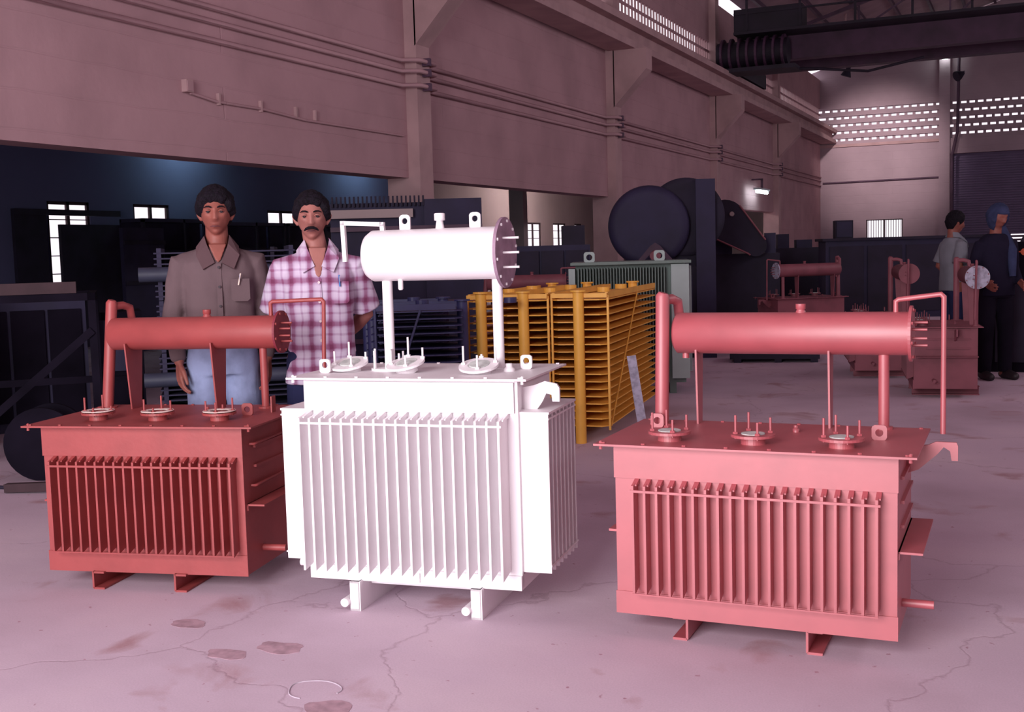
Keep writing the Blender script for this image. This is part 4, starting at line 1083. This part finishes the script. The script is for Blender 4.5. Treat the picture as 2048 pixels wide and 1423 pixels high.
    # hair shell
    if opts.get('hair', True):
        hl = opts.get('hairline', .066)
        def fn(p, th, ph):
            a = abs(math.atan2(p.x, -p.y))            # 0 front .. pi back
            if a < .62: line = hl+.006*math.cos(a*5)+.010*noise.noise(Vector((p.x*45, 3, 1)))
            elif a < .95: line = hl-.002-(a-.62)/.33*.05
            elif a < 1.45: line = .012-(a-.95)*.055
            elif a < 1.9: line = .000
            else: line = -.005-.062*min(1, (a-1.9)/.5)
            d = (p.z-line)/.012; s_ = max(0, min(1, d*.5+.5))
            g_ = -.012+(.012+opts.get('hairh', .017))*s_
            nrm = Vector((p.x/.074**2, p.y/.092**2, p.z/.116**2)).normalized()
            g_ += .005*noise.noise(p*110)*s_+.006*s_*noise.noise(p*35)+.008*s_*max(0, p.z/.11)
            return p+nrm*g_
        q = MB(); head_mesh(q, Mh, fn=fn, nu=120, nv=90, sc=hs); q.build('hair', hairm, t)
    return t, Mh, k, zt

k1 = 1.70/1.70
A1 = [((-.170, .0, 1.325), (-.218, .02, 1.08), (-.205, -.035, .865), (.02, -.10, -1), (.9, -.4, 0), (.3, -1, 0)),
      ((.170, .0, 1.325), (.218, .02, 1.08), (.212, -.03, .865), (-.02, -.08, -1), (-.9, -.4, 0), (-.3, -1, 0))]
p1, a1 = place(446, 5.6)
m1, Mh1, kk1, zt1 = person('man in a grey-brown long sleeved shirt and faded blue trousers behind the left transformer', p1, a1, 1.69, M_skin, M_shirt1, M_jeans, M_hair, A1, 'long', .955,
       dict(v=.075, wr=.010, hs=.93, bw=1.0, hairline=.056, hairh=.026, belt=True, hemw=.158, waist=.985, gaunt=1.2, collarmat=M_seam1, pocketmat=M_shirt1, curl=.42, headyaw=-.06))
p2, a2 = place(644, 5.6)
A2 = [((-.166, .0, 1.295), (-.225, .10, 1.06), (-.10, .175, .95), (1, .1, -.3), (0, 1, 0), (0, 0, 1)),
      ((.166, .0, 1.295), (.225, .10, 1.06), (.10, .175, .93), (-1, .1, -.3), (0, 1, 0), (0, 0, 1))]
m2, Mh2, kk2, zt2 = person('man with a moustache in a maroon and white plaid shirt beside the white transformer', p2, a2, 1.655, M_skin2, M_plaid, M_navytr, M_hair, A2, 'short', .74,
       dict(v=.13, wr=.006, moustache=True, hs=.93, hairline=.066, hairh=.022, bw=.98, hemw=.186, btn=M_btn2, pocketmat=M_plaid, hx=-.02, headyaw=-.05, gaunt=1.5))
# pens clipped in the pockets
def pen(lab, root_loc, rz, x, z, m, tilt):
    t = thing('pen', lab, 'pen', root_loc, rz)
    MB().cyl((x, -.139, z), (x+tilt, -.140, z+.055), .0038, 8).build('barrel', m, t)
    MB().box(x+tilt*.5-.001, x+tilt*.5+.0015, -.146, -.1425, z+.02, z+.05).build('clip', M_greybg, t)
M_penw = mat('cream_plastic', rgb(232, 214, 200), .4, var=.02); M_penb = mat('blue_plastic', rgb(60, 120, 190), .4, var=.02)
pen('cream pen clipped in the grey-brown shirt pocket', p1, a1, .088, 1.225, M_penw, .012)
pen('blue pen clipped in the plaid shirt pocket', p2, a2, .098, 1.205, M_penb, -.002)

# two workers far back at the right
p3, a3 = place(1905, 12.3)
A3 = [((-.155, .0, 1.275), (-.20, .05, 1.06), (-.17, -.12, .92), (.1, -1, -.3), (1, 0, 0), (0, 0, 1)), ((.155, .0, 1.275), (.20, .05, 1.06), (.17, -.12, .92), (-.1, -1, -.3), (-1, 0, 0), (0, 0, 1))]
person('man in a pale sage shirt turned away at the far right beside a red transformer', p3, a3+2.1, 1.63, M_skin, M_shirt3, M_navytr, M_hair, A3, 'short', .80,
       dict(far=True, vox=.009, v=0, collar=True, bw=.92, nod=.1))
p4, a4 = place(1990, 11.0)
o4, Mh4, _, _ = person('man in dark clothes with a blue-grey scarf wrapped round his head', p4, a4+.5, 1.66, M_skin, M_shirt4, M_black, M_hair, A3, 'long', .80,
       dict(far=True, vox=.009, v=0, collar=False, hair=False, bw=.98, nod=.25, headyaw=.3))
def fs(p, th, ph):
    nrm = Vector((p.x/.074**2, p.y/.092**2, p.z/.116**2)).normalized(); a = abs(math.atan2(p.x, -p.y))
    g_ = .024 if (p.z > .042 or a > .9) else -.01
    return p+nrm*(g_+.006*noise.noise(p*40))
q = MB(); head_mesh(q, Mh4, fn=fs, nu=60, nv=44); q.tube([Mh4 @ Vector((.07, .02, -.08)), (.10, -.10, 1.22), (.09, -.14, .98)], [.045, .05, .03], 12); q.build('head_scarf', M_scarf, o4)
